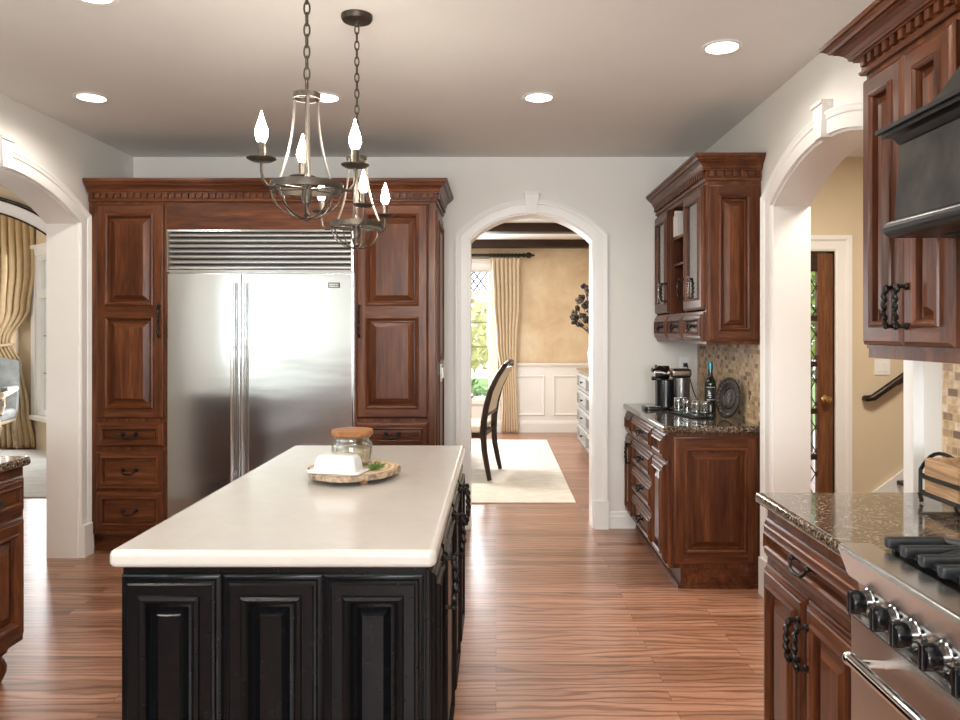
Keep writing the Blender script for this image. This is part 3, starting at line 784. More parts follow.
# ---- range wall: base cabinet, counter, upper cabinet
RX = .893; RW_ = 2.50-1.802
rb = thing('base_cabinet', 'cherry base cabinet with one drawer over two doors beside the range', 'cabinet', (RX, (2.50+1.802)/2, 0), -PI/2); h2 = RW_/2
D = XR-RX-.001
b = MB(); b.box(-h2, 0, .115, h2, D, .882); b.build('body', CHERRY, rb, smooth=False)
b = MB(); b.m(1).box(-h2, .07, 0, h2, D, .115); b.build('toe_kick', CHERRY, rb, smooth=False)
q = panel_front('drawer', rb, -h2+.012, .722, h2-.012, .848, CHERRY, fr=.034, mould=.018, flat=True, t=.024, step=True); bail_pull(q, 0, .07, y=-.012, W=.11)
for s_ in (-1, 1):
    A, B_ = (-h2+.012, -.004) if s_ < 0 else (.004, h2-.012)
    d = panel_front('door', rb, A, .135, B_, .698, CHERRY, fr=.05, mould=.022, t=.024, step=True)
    twist_handle(d, ((B_-A)/2-.026)*(-s_), .435, y=-.024, L=.115)
b = MB(); b.slab(.862, 1.802, XR-.013, 2.53, .883, .921, .03, .014, corners=(0,0,1,0))
tag(b.build('countertop', granitem), 'speckled granite worktop beside the range holding a wire caddy', 'countertop')
UX = 1.205; D = XR-UX-.014
ru = thing('wall_cabinet', 'cherry wall cabinet with tall paired doors next to the black hood', 'cabinet', (UX, (2.47+1.965)/2, 1.40), -PI/2); RWu = 2.47-1.965; h2 = RWu/2
b = MB(); b.box(-h2, 0, 0, h2, D, .905); b.box(-h2, .006, -.03, h2, .03, 0); b.build('body', CHERRY, ru, smooth=False)
for s_ in (-1, 1):
    A, B_ = (-h2+.008, -.003) if s_ < 0 else (.003, h2-.008)
    d = panel_front('door', ru, A, .012, B_, .865, CHERRY, fr=.055, mould=.024, t=.022)
    twist_handle(d, ((B_-A)/2-.028)*(-s_), .115, y=-.022, L=.115)
crown(ru, [(h2, 0), (-h2, 0), (-h2, D)], .888, so=1.3, sz=.88)

# ---- range
rg = thing('range', 'stainless gas range with black knobs and cast iron grates', 'range', (.868, 1.345, 0), -PI/2)
h2 = .455
b = MB(); b.box(-h2, .02, .10, h2, XR-.868-.014, .93); b.box(-h2, .03, .93, h2, XR-.868-.014, .941); b.build('body', steelm, rg, smooth=False)
for x in (-h2+.05, h2-.05):
    for y in (.06, .5): b = MB(); b.lathe([(.022, 0), (.022, .02), (.016, .03), (.016, .10)], 12, (x, y, 0)); b.build('leg', steelm, rg)
b = MB(); pr = [(.03, .876), (-.031, .876), (-.035, .880), (-.058, .943), (-.056, .950), (-.050, .954), (.020, .954), (.024, .950), (.03, .90)]
b.prism(pr, -h2, h2, lambda v, u, z: (u, v, z)); b.build('bullnose', steelm, rg)
b = MB(); b.prism([(.03, .877), (-.012, .877), (-.002, .796), (.03, .796)], -h2, h2, lambda v, u, z: (u, v, z)); b.build('control_panel', steelm, rg, smooth=False)
b = MB(); b.box(-h2+.002, -.030, .16, h2-.002, .019, .790, .006); od = b.build('oven_door', steelm, rg)
h = MB(); h.tube([(-h2+.13, -.090, .736), (h2-.13, -.090, .736)], .014, 16)
for x in (-h2+.155, h2-.155): h.tube([(x, -.028, .732), (x, -.090, .736)], .010, 10)
for x in (-h2+.13, h2-.13): h.sphere((x, -.090, .736), .0165, 12, 8)
h.build('handle', chromem, od)
b = MB(); b.lathe([(.001, -.0305), (.026, -.0305), (.026, -.034), (.001, -.035)], 24, (-.05, 0, .64), 'Y'); b.build('medallion', chromem, od)
b = MB(); b.box(-h2+.01, 0, .105, h2-.01, .03, .155); b.build('kick_panel', steelm, rg, smooth=False)
for Y in (1.745, 1.640, 1.558, 1.450, 1.345, 1.24, 1.13, 1.02):
    k = MB(); x = 1.345-Y
    k.lathe([(.034, .004), (.034, -.006), (.030, -.010), (.030, -.014), (.027, -.016), (.026, -.030)], 24, (0, 0, 0), 'Y')
    ko = k.build('knob', chromem, rg, (x, .002, .834))
    g = MB(); g.lathe([(.023, -.028), (.024, -.032), (.023, -.052), (.021, -.056)], 24, (0, 0, 0), 'Y'); g.box(-.007, -.062, -.026, .007, -.034, .026, .003); g.build('knob_grip', blackm, ko)
    q = MB()
    for t in range(12): a = 2*PI*t/12; q.box(.0315*math.cos(a)-.003, -.0145, .0315*math.sin(a)-.003, .0315*math.cos(a)+.003, -.008, .0315*math.sin(a)+.003)
    q.build('knob_bezel_marks', blackm, ko, smooth=False)
b = MB(); b.box(-h2+.02, .026, 0.940, h2-.02, .50, 0.945); b.build('burner_pan', blackm, rg, smooth=False)
for i in range(3):
    gx0 = -h2+.03+i*.2835; gx1 = gx0+.275
    g = MB()
    g.box(gx0, .045, 0.955, gx0+.014, .49, 0.971, .003); g.box(gx1-.014, .045, 0.955, gx1, .49, 0.971, .003)
    for y in (.045, .265, .476): g.box(gx0, y, 0.955, gx1, y+.014, 0.971, .003)
    for cy in (.18, .38):
        cx_ = (gx0+gx1)/2
        for dx, dy in ((1, 0), (-1, 0), (0, 1), (0, -1)):
            g.tube([(cx_+dx*.135, cy+dy*.10, 0.965), (cx_+dx*.06, cy+dy*.055, 0.977), (cx_+dx*.03, cy+dy*.03, 0.975)], [.010, .010, .008], 8)
    for k in range(4):
        x = gx0+.032+k*.070; g.box(x-.012, .023, 0.959, x+.012, .155, 0.985, .007)
    for x in (gx0+.007, gx1-.007):
        for y in (.06, .47): g.box(x-.006, y-.006, 0.945, x+.006, y+.006, 0.957)
    g.build('grate', castm, rg)
    for cy in (.18, .38):
        g = MB(); g.lathe([(.05, 0.945), (.05, 0.951), (.036, 0.953), (.036, 0.959), (.001, 0.961)], 20, ((gx0+gx1)/2, cy, 0)); g.build('burner', castm, rg)

# ---- hood
hd = thing('range_hood', 'black distressed range hood with moulded shelf above the range', 'hood', (XR-.001, 1.505, 1.692), -PI/2)
hw_ = .455; HD_ = .503
def hbox(z0, z1, d, s0=0): return [(-hw_-s0, -d-s0), (hw_+s0, -d-s0), (hw_+s0, 0), (-hw_-s0, 0)]
b = MB()
lv = [(.045, HD_-.02, -.02), (.235, HD_-.03, -.03)]
vs = []
for z, d, s_ in lv: vs += [(x, y, z) for x, y in ((-hw_-s_, -d), (hw_+s_, -d), (hw_+s_, 0), (-hw_-s_, 0))]
b.raw(vs, [(0,1,5,4), (1,2,6,5), (3,0,4,7), (0,3,2,1), (4,5,6,7), (2,3,7,6)]); b.build('hood_body', hoodm, hd, smooth=False)
b = MB(); lv = [(.284, .475, -.085), (.33, .44, -.14), (.40, .405, -.19), (.52, .37, -.235), (.75, .345, -.26), (1.048, .335, -.265)]; vs = []; fs = []
for z, d, s_ in lv: vs += [(x, y, z) for x, y in ((-hw_-s_, -d), (hw_+s_, -d), (hw_+s_, 0), (-hw_-s_, 0))]
for i in range(len(lv)-1): fs += [(i*4+q, i*4+(q+1) % 4, i*4+4+(q+1) % 4, i*4+4+q) for q in range(4)]
fs += [(3,2,1,0), tuple(len(vs)-4+q for q in range(4))]
b.raw(vs, fs); b.build('chimney', hoodm, hd, angle=60)
hp = [(hw_-.0, 0), (hw_-.0, -HD_+.02), (-hw_+.0, -HD_+.02), (-hw_+.0, 0)]
b = MB(); b.sweep([(hw_-.03, 0), (hw_-.03, -HD_+.05), (-hw_+.03, -HD_+.05), (-hw_+.03, 0)], [(-.05, 0), (.0, .0), (.010, .004), (.010, .012), (.018, .018), (.022, .028), (.030, .035), (.046, .038), (.046, .047), (.056, .049), (.056, .060), (-.05, .062)], lambda u, v, z: (u, z, .225+v)); b.build('shelf_molding', hoodblack, hd)
b = MB(); n = 12; prof = [(-.06, 0)] + [(.0+.03*math.sin(PI*k/n), .0+.024-.024*math.cos(PI*k/n)) for k in range(n+1)] + [(-.06, .048)]
b.sweep([(hw_-.03, 0), (hw_-.03, -HD_+.03), (-hw_+.03, -HD_+.03), (-hw_+.03, 0)], prof, lambda u, v, z: (u, z, v)); b.build('base_molding', hoodblack, hd)
b = MB(); b.box(-hw_+.05, -HD_+.06, .012, hw_-.05, -.02, .02); b.build('filter', steelm, hd, smooth=False)

# ---- worktop on the near left
LX = -2.02
LE, LN = 3.245, -2.455
lb = thing('base_cabinet', 'cherry base cabinet on turned feet just before the living room arch', 'cabinet', (LX, (LE+LN)/2, 0), PI/2); h2 = (LE-LN)/2; D = LX-XL-.001
b = MB(); b.box(-h2, 0, .14, h2, D, .882); b.build('body', CHERRY, lb, smooth=False)
for k in range(12):
    B_ = h2-.012-k*.472; A = B_-.464
    q = panel_front('drawer', lb, A, .69, B_, .845, CHERRY, fr=.034, mould=.018, flat=True, t=.024, step=True); bail_pull(q, 0, .077, y=-.012)
    d = panel_front('door', lb, A, .165, B_, .67, CHERRY, fr=.055, mould=.024, t=.024, step=True); twist_handle(d, (B_-A)/2*(.8 if k % 2 else -.8), .40)
for x in (-h2+.07, 0, h2-.10):
    for y in (.05, D-.06):
        f = MB(); f.lathe([(.018, 0), (.026, .012), (.038, .04), (.040, .065), (.030, .092), (.020, .102), (.028, .112), (.042, .122), (.042, .14)], 18, (x, y, 0)); f.build('foot', cherV, lb)
b = MB(); b.slab(XL+.001, LN, LX+.033, 3.268, .883, .921, .03, .014, corners=(1,0,0,0))
tag(b.build('countertop', granitem), 'granite worktop corner just before the living room arch', 'countertop')

# ------------------------------------------------------------------ things on the island
def slice_mat():
    m_, nt, b = mat('wood_slice_rings'); tc = node(nt, 'ShaderNodeTexCoord')
    wv = node(nt, 'ShaderNodeTexWave', wave_type='RINGS', rings_direction='Z'); nt.links.new(tc.outputs['Object'], wv.inputs['Vector']); wv.inputs['Scale'].default_value = 14; wv.inputs['Distortion'].default_value = 2
    nt.links.new(ramp(nt, wv.outputs[1], [(0, (.42,.27,.14)), (.6, (.62,.45,.27)), (1, (.70,.53,.34))]), b.inputs['Base Color']); b.inputs['Roughness'].default_value = .55; return m_
bark2 = plain('pale_rough_bark', (.30,.22,.15), .9, 0, .75, 55)
SX, SY, SZ = -.515, 2.725, .9305
sl = thing('serving_board', 'round live edge wood slice board with bark rim on the island', 'board', (SX, SY, SZ))
n = 60; rad = [.163*(1+.035*math.sin(3*2*PI*k/n+.5)+.02*math.sin(7*2*PI*k/n)+.008*random.uniform(-1, 1)) for k in range(n)]
def ringv(s_, z): return [(rad[k]*s_*math.cos(2*PI*k/n)*1.0, rad[k]*s_*math.sin(2*PI*k/n)*1.05, z) for k in range(n)]
b = MB(); vs = ringv(.95, .014)+ringv(1, .018)+ringv(1.0, .034)+ringv(.965, .038); fs, ms = [], []
for i in range(3):
    for k in range(n): fs.append((i*n+k, i*n+(k+1) % n, (i+1)*n+(k+1) % n, (i+1)*n+k)); ms.append(1)
fs += [tuple(range(n-1,-1,-1)), tuple(3*n+k for k in range(n))]; ms += [1, 0]
b.raw(vs, fs, ms); b.build('slab', [slice_mat(), bark2], sl, angle=50)
for a in (60, 180, 300):
    f = MB(); f.lathe([(.014, 0), (.016, .016)], 12, (.12*math.cos(math.radians(a)), .12*math.sin(math.radians(a)), 0)); f.build('foot', acacia, sl)
TZ = SZ+.038
jr = thing('canister', 'squat glass canister with wooden lid on the wood slice', 'jar', (-.528, 2.790, TZ+.0005))
b = MB(); b.lathe([(.060, 0), (.070, .004), (.0745, .016), (.0745, .066), (.070, .080), (.061, .088), (.060, .094), (.066, .099), (.066, .104), (.062, .106), (.058, .100), (.057, .086), (.070, .064), (.070, .016), (.05, .006)], 40, cap=False); b.build('glass_body', thinglass('jar_glass', (.95,.96,.94), .06), jr)
b = MB(); b.lathe([(.045, .007), (.068, .012), (.069, .02), (.069, .055), (.066, .058), (.001, .062)], 32); b.build('contents', plain('oat_contents', (.62,.52,.39), .9, 0, .3, 120), jr)
b = MB(); b.lathe([(.058, .100), (.060, .106), (.074, .107), (.076, .111), (.076, .122), (.073, .126), (.001, .127)], 40); b.build('lid', acacia, jr)
bd = thing('butter_dish', 'white porcelain butter dish with domed lid on the wood slice', 'dish', (-.545, 2.628, TZ+.0005), math.radians(-14))
b = MB(); b.slab(-.098, -.056, .098, .056, 0, .010, .02, .004); b.slab(-.07, -.03, .07, .03, -.0003, .003, .01, .001); b.build('tray', porcelain, bd)
b = MB(); rr = [(0, .0102), (0, .016), (.004, .040), (.008, .052), (.015, .059), (.026, .062)]
vs = []; cs = 6
for ins, z in rr:
    hx, hy, r_ = .078-ins, .040-ins*.8, .018
    for sx, sy, a0 in ((1, 1, 0), (-1, 1, 90), (-1, -1, 180), (1, -1, 270)):
        for k in range(cs+1):
            a = math.radians(a0+90*k/cs); vs.append((sx*(hx-r_*.7)+r_*.7*math.cos(a), sy*(hy-r_*.7)+r_*.7*math.sin(a), z))
n_ = 4*(cs+1); fs = []
for i in range(len(rr)-1):
    for k in range(n_): fs.append((i*n_+k, i*n_+(k+1) % n_, (i+1)*n_+(k+1) % n_, (i+1)*n_+k))
fs.append(tuple((len(rr)-1)*n_+k for k in range(n_)))
b.raw(vs, fs); b.build('lid', porcelain, bd, angle=50)
b = MB(); rnd = random.Random(3)
for k in range(60):
    a = rnd.uniform(0, 2*PI); L = rnd.uniform(.02, .05); e = rnd.uniform(.2, 1.1)
    p0 = Vector((rnd.uniform(-.012, .012), rnd.uniform(-.012, .012), .002)); p1 = p0+Vector((L*math.cos(a)*math.cos(e), L*math.sin(a)*math.cos(e), L*math.sin(e)*.8))
    b.tube([p0, (p0+p1)/2+Vector((0, 0, .004)), p1], [.0016, .0018, .0004], 4)
tag(b.build('herb_sprig', plain('herb_green', (.10,.17,.04), .6, 0, .3), None, (-.425, 2.665, TZ)), 'small green herb sprig beside the butter dish', 'herb')

# ------------------------------------------------------------------ chandeliers
def link_chain(b, z0, z1):
    L = .042; n = max(1, round((z1-z0)/(L*.78))); st = (z1-z0)/n
    for k in range(n):
        zc = z0+st*(k+.5); pts = []
        for t in range(12):
            a = 2*PI*t/12; u = .0085*math.cos(a); v = (st*.62)*math.sin(a)
            pts.append((u, 0, zc+v) if k % 2 else (0, u, zc+v))
        b.tube(pts, .0030, 5, closed=True)
def chandelier(label, loc, angs):
    o = thing('chandelier', label, 'chandelier', loc, 0, 'candle chandeliers above the island')
    # z measured down from the ceiling (local z=0 at ceiling)
    zr = 2.159-ZC; zb = 1.888-ZC; zf = 1.783-ZC
    b = MB(); b.lathe([(.001, 0), (.064, 0), (.064, -.012), (.058, -.022), (.02, -.026), (.008, -.036), (.006, -.045)], 28, cap=False); b.build('canopy', bronzem, o)
    b = MB(); link_chain(b, zr+.02, -.04); b.build('chain', bronzem, o)
    b = MB(); b.lathe([(.036, zr-.008), (.042, zr-.008), (.042, zr+.008), (.036, zr+.008), (.036, zr-.008)], 32, cap=False)
    b.tube([(-.038, 0, zr), (.038, 0, zr)], .004); b.tube([(0, 0, zr-.006), (0, 0, zr+.024)], .0045); b.build('top_ring', bronzem, o)
    b = MB(); b.lathe([(.0055, zb-.07), (.0055, zr)], 12); b.lathe([(.014, zb-.05), (.016, zb-.03), (.012, zb+.02), (.0055, zb+.04)], 14); b.build('column', bronzem, o)
    b = MB()
    for a in angs:
        c, s_ = math.cos(math.radians(a+60)), math.sin(math.radians(a+60)); P = []
        for t in range(13):
            u = t/12; r = .040+.062*u**2.2; P.append((c*r, s_*r, zr+(zb-zr)*u))
        b.tube(P, .0042, 6, flat=.4)
    b.build('strap', plain('lit_pewter_strap', (.22,.195,.165), .35, .9, .1), o)  # paler than the other pewter: light on the straps put into colour
    b = MB(); b.lathe([(.100, zb-.011), (.107, zb-.011), (.108, zb), (.107, zb+.011), (.100, zb+.011), (.100, zb-.011)], 48, cap=False)
    for k in range(3): a = math.radians(angs[0]+60*k); b.tube([(-.103*math.cos(a), -.103*math.sin(a), zb-.006), (.103*math.cos(a), .103*math.sin(a), zb-.006)], .0028, 6)
    b.build('band', bronzem, o)
    for k in range(8):
        a = math.radians(angs[0]+22+45*k); b = MB()
        P = [(.104*math.cos(t)*math.cos(a), .104*math.cos(t)*math.sin(a), zb-.008-.088*math.sin(t)) for t in [PI/2*j/10 for j in range(11)]]
        b.tube(P, .0026, 6); b.build('rib', bronzem, o)
    b = MB(); b.lathe([(.001, zf), (.006, zf+.003), (.008, zf+.010), (.004, zf+.016), (.010, zf+.022), (.006, zf+.03), (.004, zb-.07)], 14, cap=False); b.build('finial', bronzem, o)
    for a in angs:
        c, s_ = math.cos(math.radians(a)), math.sin(math.radians(a)); R = .153
        P = [(.104, -.004), (.118, -.014), (.136, -.014), (.149, .0), (.153, .022), (.153, .052)]
        b = MB(); b.tube([(c*r, s_*r, zb+z) for r, z in P], .0045, 8); ar = b.build('arm', bronzem, o)
        b = MB(); b.lathe([(.001, zb+.050), (.03, zb+.052), (.041, zb+.058), (.042, zb+.061), (.030, zb+.059), (.012, zb+.058)], 24, (c*R, s_*R, 0), cap=False); b.build('drip_pan', bronzem, ar)
        b = MB(); b.lathe([(.0115, zb+.056), (.0115, zb+.105), (.008, zb+.106)], 14, (c*R, s_*R, 0)); b.build('candle_sleeve', bronzem, ar)
        b = MB(); b.lathe([(.008, zb+.104), (.013, zb+.112), (.0178, zb+.126), (.0178, zb+.138), (.0125, zb+.158), (.006, zb+.176), (.0025, zb+.190), (.0006, zb+.196)], 16, (c*R, s_*R, 0)); b.build('bulb', bulbm, ar)
    return o
chandelier('iron candle chandelier nearer the camera over the island front', (-.5675, 2.28, ZC), (-11, 109, 229))
chandelier('iron candle chandelier farther back with its round canopy in view', (-.5675, 3.10, ZC), (-70, 50, 170))

# ------------------------------------------------------------------ recessed lights
def downlight(x, y, label, watts):
    o = thing('recessed_light', label, 'light', (x, y, ZC), 0, 'recessed ceiling lights')
    b = MB(); b.lathe([(.070, -.001), (.094, -.001), (.095, -.004), (.090, -.007), (.072, -.006), (.070, -.001)], 36, cap=False); b.build('trim_ring', whitep, o)
    b = MB(); b.lathe([(.001, -.0045), (.071, -.0045), (.071, -.002), (.001, -.0015)], 32, cap=False); b.build('lens', canm, o)
    l = bpy.data.lights.new('downlight_beam', 'SPOT'); l.energy = watts; l.spot_size = math.radians(164); l.spot_blend = .5; l.shadow_soft_size = .07; l.color = (1, .93, .83)
    lo = bpy.data.objects.new('downlight_beam', l); C.objects.link(lo); lo.location = (x, y, ZC-.02)
DL = 17
downlight(-2.225, 4.18, 'round recessed ceiling light above the floor by the living room arch', DL)
downlight(.236, 4.18, 'round recessed ceiling light before the dining room arch', DL)
downlight(-.94, 4.18, 'round recessed ceiling light before the refrigerator, behind the chandelier ring', DL)
downlight(1.023, 3.44, 'round recessed ceiling light before the hall archway', DL*.6)
downlight(-1.54, 2.90, 'round recessed ceiling light cut by the top edge of the photo', DL)
for x, y in ((.25, 1.7), (-1.7, 1.2), (.5, -.6), (-1.6, -1.2)):  # added unseen spots without fixtures, to brighten the kitchen
    l = bpy.data.lights.new('downlight_beam', 'SPOT'); l.energy = DL*2.0; l.spot_size = math.radians(164); l.spot_blend = .5; l.shadow_soft_size = .07; l.color = (1, .93, .83)
    lo = bpy.data.objects.new('downlight_beam', l); C.objects.link(lo); lo.location = (x, y, ZC-.02)

# ------------------------------------------------------------------ coffee corner things
CZ = .9215
cm = thing('coffee_machine', 'black and chrome pod coffee machine on the granite by the wall', 'coffee machine', (1.19, 5.20, CZ), -PI/2)
# local: front -y = world -x ; local x = world -Y
b = MB(); b.slab(-.075, -.185, .075, -.02, 0, .022, .03, .004); b.build('drip_tray', blackm, cm)
b = MB(); b.box(-.05, -.17, .0225, .05, -.07, .026, .001); b.build('drip_grid', steelm, cm)
b = MB(); b.lathe([(.066, .0), (.070, .004), (.070, .19), (.066, .205), (.001, .207)], 28, (0, -.03, 0)); b.build('body', blackm, cm)
b = MB(); b.lathe([(.058, .004), (.060, .008), (.060, .215), (.001, .217)], 28, (0, .075, 0)); b.build('water_tank', plain('smoked_steel_tank', (.25,.24,.23), .2, .8, .05), cm)
b = MB(); b.box(-.058, .0, .218, .058, .138, .278, .018, 3); b.build('top_cap', plain('brown_reflection_cap', (.28,.22,.17), .25, .9, .05), cm)  # brown reflection in the metal cap, painted as its colour
b = MB(); b.lathe([(.030, -.105), (.042, -.098), (.046, -.04), (.046, .0), (.03, .004)], 24, (0, -.01, .252), 'Y'); b.build('brewing_head', chromem, cm)
b = MB(); b.tube([(-.055, -.03, .255), (-.057, -.085, .292), (-.03, -.115, .270), (0, -.12, .262), (.03, -.115, .270), (.057, -.085, .292), (.055, -.03, .255)], .010, 10); b.lathe([(.012, 0), (.014, -.03)], 12, (0, -.095, .21), 'Y'); b.build('lever', blackm, cm)
b = MB(); b.tube([(-.40, .205, .285), (-.36, .210, .283), (-.30, .21, .20), (-.16, .205, .10), (.0, .20, .035), (.06, .19, .012), (.04, .155, .008), (.0, .135, .03)], .0045, 8); b.box(-.415, .19, .27, -.385, .22, .30, .004); b.build('power_cord', blackm, cm)
o = thing('wall_outlet', 'white wall outlet with a black plug behind the coffee machine', 'outlet', (1.395, YB, 1.207))
b = MB(); b.box(-.036, -.006, -.058, .036, 0, .058, .002); b.build('outlet_plate', plastic, o)

bt = thing('wine_bottle', 'dark wine bottle with teal foil cap standing by the mosaic tile', 'bottle', (1.405, 4.98, CZ))
b = MB(); b.lathe([(.030, 0), (.037, .004), (.037, .185), (.034, .205), (.022, .228), (.0155, .245), (.014, .30), (.0155, .302), (.0155, .312)], 28); b.build('glass_body', bottlem, bt)
b = MB(); b.lathe([(.0162, .285), (.0165, .316), (.013, .334), (.006, .336)], 20); b.build('foil', foilm, bt)
b = MB(); b.lathe([(.0375, .085), (.0375, .17)], 28, cap=False); lo_ = b.build('label', labelm, bt)
b = MB()
def lab(a0, a1, z0, z1):
    n = 8; vs = []
    for k in range(n+1):
        a = math.radians(a0+(a1-a0)*k/n); vs += [(.0381*math.cos(a), .0381*math.sin(a), z0), (.0381*math.cos(a), .0381*math.sin(a), z1)]
    b.raw(vs, [(2*k, 2*k+2, 2*k+3, 2*k+1) for k in range(n)])
lab(215, 305, .085, .089); lab(215, 305, .166, .17); lab(303, 306, .085, .17); lab(225, 262, .112, .118); lab(232, 256, .122, .136); lab(228, 250, .140, .146); lab(240, 262, .100, .106)
b.build('label_print', labelw, lo_)

cd_ = thing('glass_caddy', 'black wire caddy tray holding the drinking glasses', 'tray', (1.235, 4.80, CZ), math.radians(-76))
b = MB(); b.slab(-.185, -.065, .185, .065, .004, .010, .03, .002)
for x in (-.16, .16):
    for y in (-.045, .045): b.sphere((x, y, .004), .004, 8, 5)
b.build('tray_base', ironm, cd_)
b = MB(); rp = []
for sx, sy, a0 in ((1, 1, 0), (-1, 1, 90), (-1, -1, 180), (1, -1, 270)):
    for k in range(5): a = math.radians(a0+90*k/4); rp.append((sx*.155+.03*math.cos(a), sy*.035+.03*math.sin(a), .032))
b.tube(rp, .003, 6, closed=True)
for x, y in ((.185, 0), (-.185, 0), (0, .065), (0, -.065)): b.tube([(x, y, .008), (x, y, .032)], .0025, 6)
b.build('rail', ironm, cd_)
b = MB()
for s_ in (1, -1): b.tube([(s_*.185, -.03, .032), (s_*.210, -.025, .035), (s_*.218, 0, .036), (s_*.210, .025, .035), (s_*.185, .03, .032)], .005, 8)
b.build('handle', ironm, cd_)
gls = None; GM = thinglass('drinking_glass', (.90,.92,.92), .18)
GL = [['farthest', 'middle', 'nearest'], ['farthest', 'middle', 'nearest']]
for r_ in range(2):
    for k in range(3):
        x, y = -.115+.115*k, -.031+.062*r_
        R = Matrix.Rotation(math.radians(-76), 3, 'Z') @ Vector((x, y, 0)); loc = (1.235+R.x, 4.80+R.y, CZ+.0105)
        lb_ = '%s drinking glass in the %s row of the wire caddy' % (GL[r_][k], 'outer' if r_ == 0 else 'tile side')
        if gls is None:
            gls = thing('drinking_glass', lb_, 'glass', loc, 0, 'drinking glasses in the wire caddy')
            b = MB(); b.lathe([(.022, 0), (.026, .002), (.028, .02), (.029, .075), (.026, .083), (.026, .092), (.0245, .092), (.0245, .083), (.0270, .075), (.026, .012), (.001, .008)], 20, cap=False); b.build('glass_bowl', GM, gls)
            b = MB(); b.lathe([(.0265, .084), (.028, .085), (.028, .093), (.0265, .095), (.001, .096)], 20); b.build('lid', chromem, gls)
        else: dup(gls, loc, lb_)
pl = thing('decorative_plate', 'round dark carved plate leaning against the mosaic tile', 'plate', (1.423, 4.62, CZ+.001), -PI/2+math.radians(17))
b = MB(); b.M = Matrix.Translation((0, 0, .126)) @ Matrix.Rotation(math.radians(-8), 4, 'X')
b.lathe([(.001, -.004), (.055, -.004), (.062, -.010), (.070, -.006), (.088, -.012), (.118, -.022), (.124, -.020), (.124, -.014), (.09, 0), (.05, .006), (.001, .006)], 48, (0, 0, 0), 'Y', False); b.m(1)
for k in range(24):
    a = 2*PI*k/24; b.sphere((.100*math.cos(a), -.016, .100*math.sin(a)), .008, 8, 5, (1, .5, 1))
b.box(-.010, -.009, -.03, .010, -.003, .03, .004); b.box(-.022, -.009, -.008, .022, -.003, .008, .003)
b.build('dish', [plain('carved_dark_bronze', (.045,.035,.028), .4, .5, .6, 55), plain('worn_bronze_relief', (.12,.10,.08), .4, .5, .3, 55)], pl)

# ---- wire caddy with wooden box on the range counter
wc = thing('wire_caddy', 'black iron caddy with scroll handles on the range side granite', 'caddy', (1.40, 2.175, CZ+.004))
X0, X1, Y0, Y1 = -.082, .068, -.185, .185
b = MB()
for z in (.030, .082): b.tube([(X0, Y0, z), (X0, Y1, z), (X1, Y1, z), (X1, Y0, z)], .0055, 6, closed=True, flat=1.3)
for x in (X0, X1):
    for y in (Y0, Y1): b.tube([(x, y, .012), (x, y, .10)], .0055, 6)
    for y in (Y0, 0, Y1): b.tube([(x-.004, y, .03), (x, y, .015), (x+.004, y, .004), (x, y+.004, .003)], [.005,.005,.006,.005], 6)
for k in range(6): y = Y0+.03+k*.062; b.tube([(X0, y, .029), (X1, y, .029)], .003, 6)
b.build('frame', ironm, wc)
for s_, y in ((1, Y1), (-1, Y0)):
    b = MB()
    P = [(x, y+s_*.03*math.sin(PI*t), .10+.045*math.sin(PI*t)) for t, x in [(j/10, X0+(X1-X0)*j/10) for j in range(11)]]
    b.tube(P, .006, 8); b.build('handle', ironm, wc)
wx = thing('wooden_box', 'plain light wooden box sitting inside the black iron caddy', 'box', (1.393, 2.175, CZ+.0385))
x0, x1, y0, y1 = X0+.013, X1, Y0+.012, Y1-.012
b = MB()
for q in ((x0, y0, x0+.012, 0-.0015), (x0, 0+.0015, x0+.012, y1), (x1-.012, y0, x1, y1)): b.box(q[0], q[1], 0, q[2], q[3], .105, .002)
b.box(x0+.012, y0, 0, x1-.012, y0+.012, .105, .002); b.box(x0+.012, y1-.012, 0, x1-.012, y1, .105, .002); b.box(x0+.012, y0+.012, 0, x1-.012, y1-.012, .01)
b.build('box_walls', ltwood, wx)

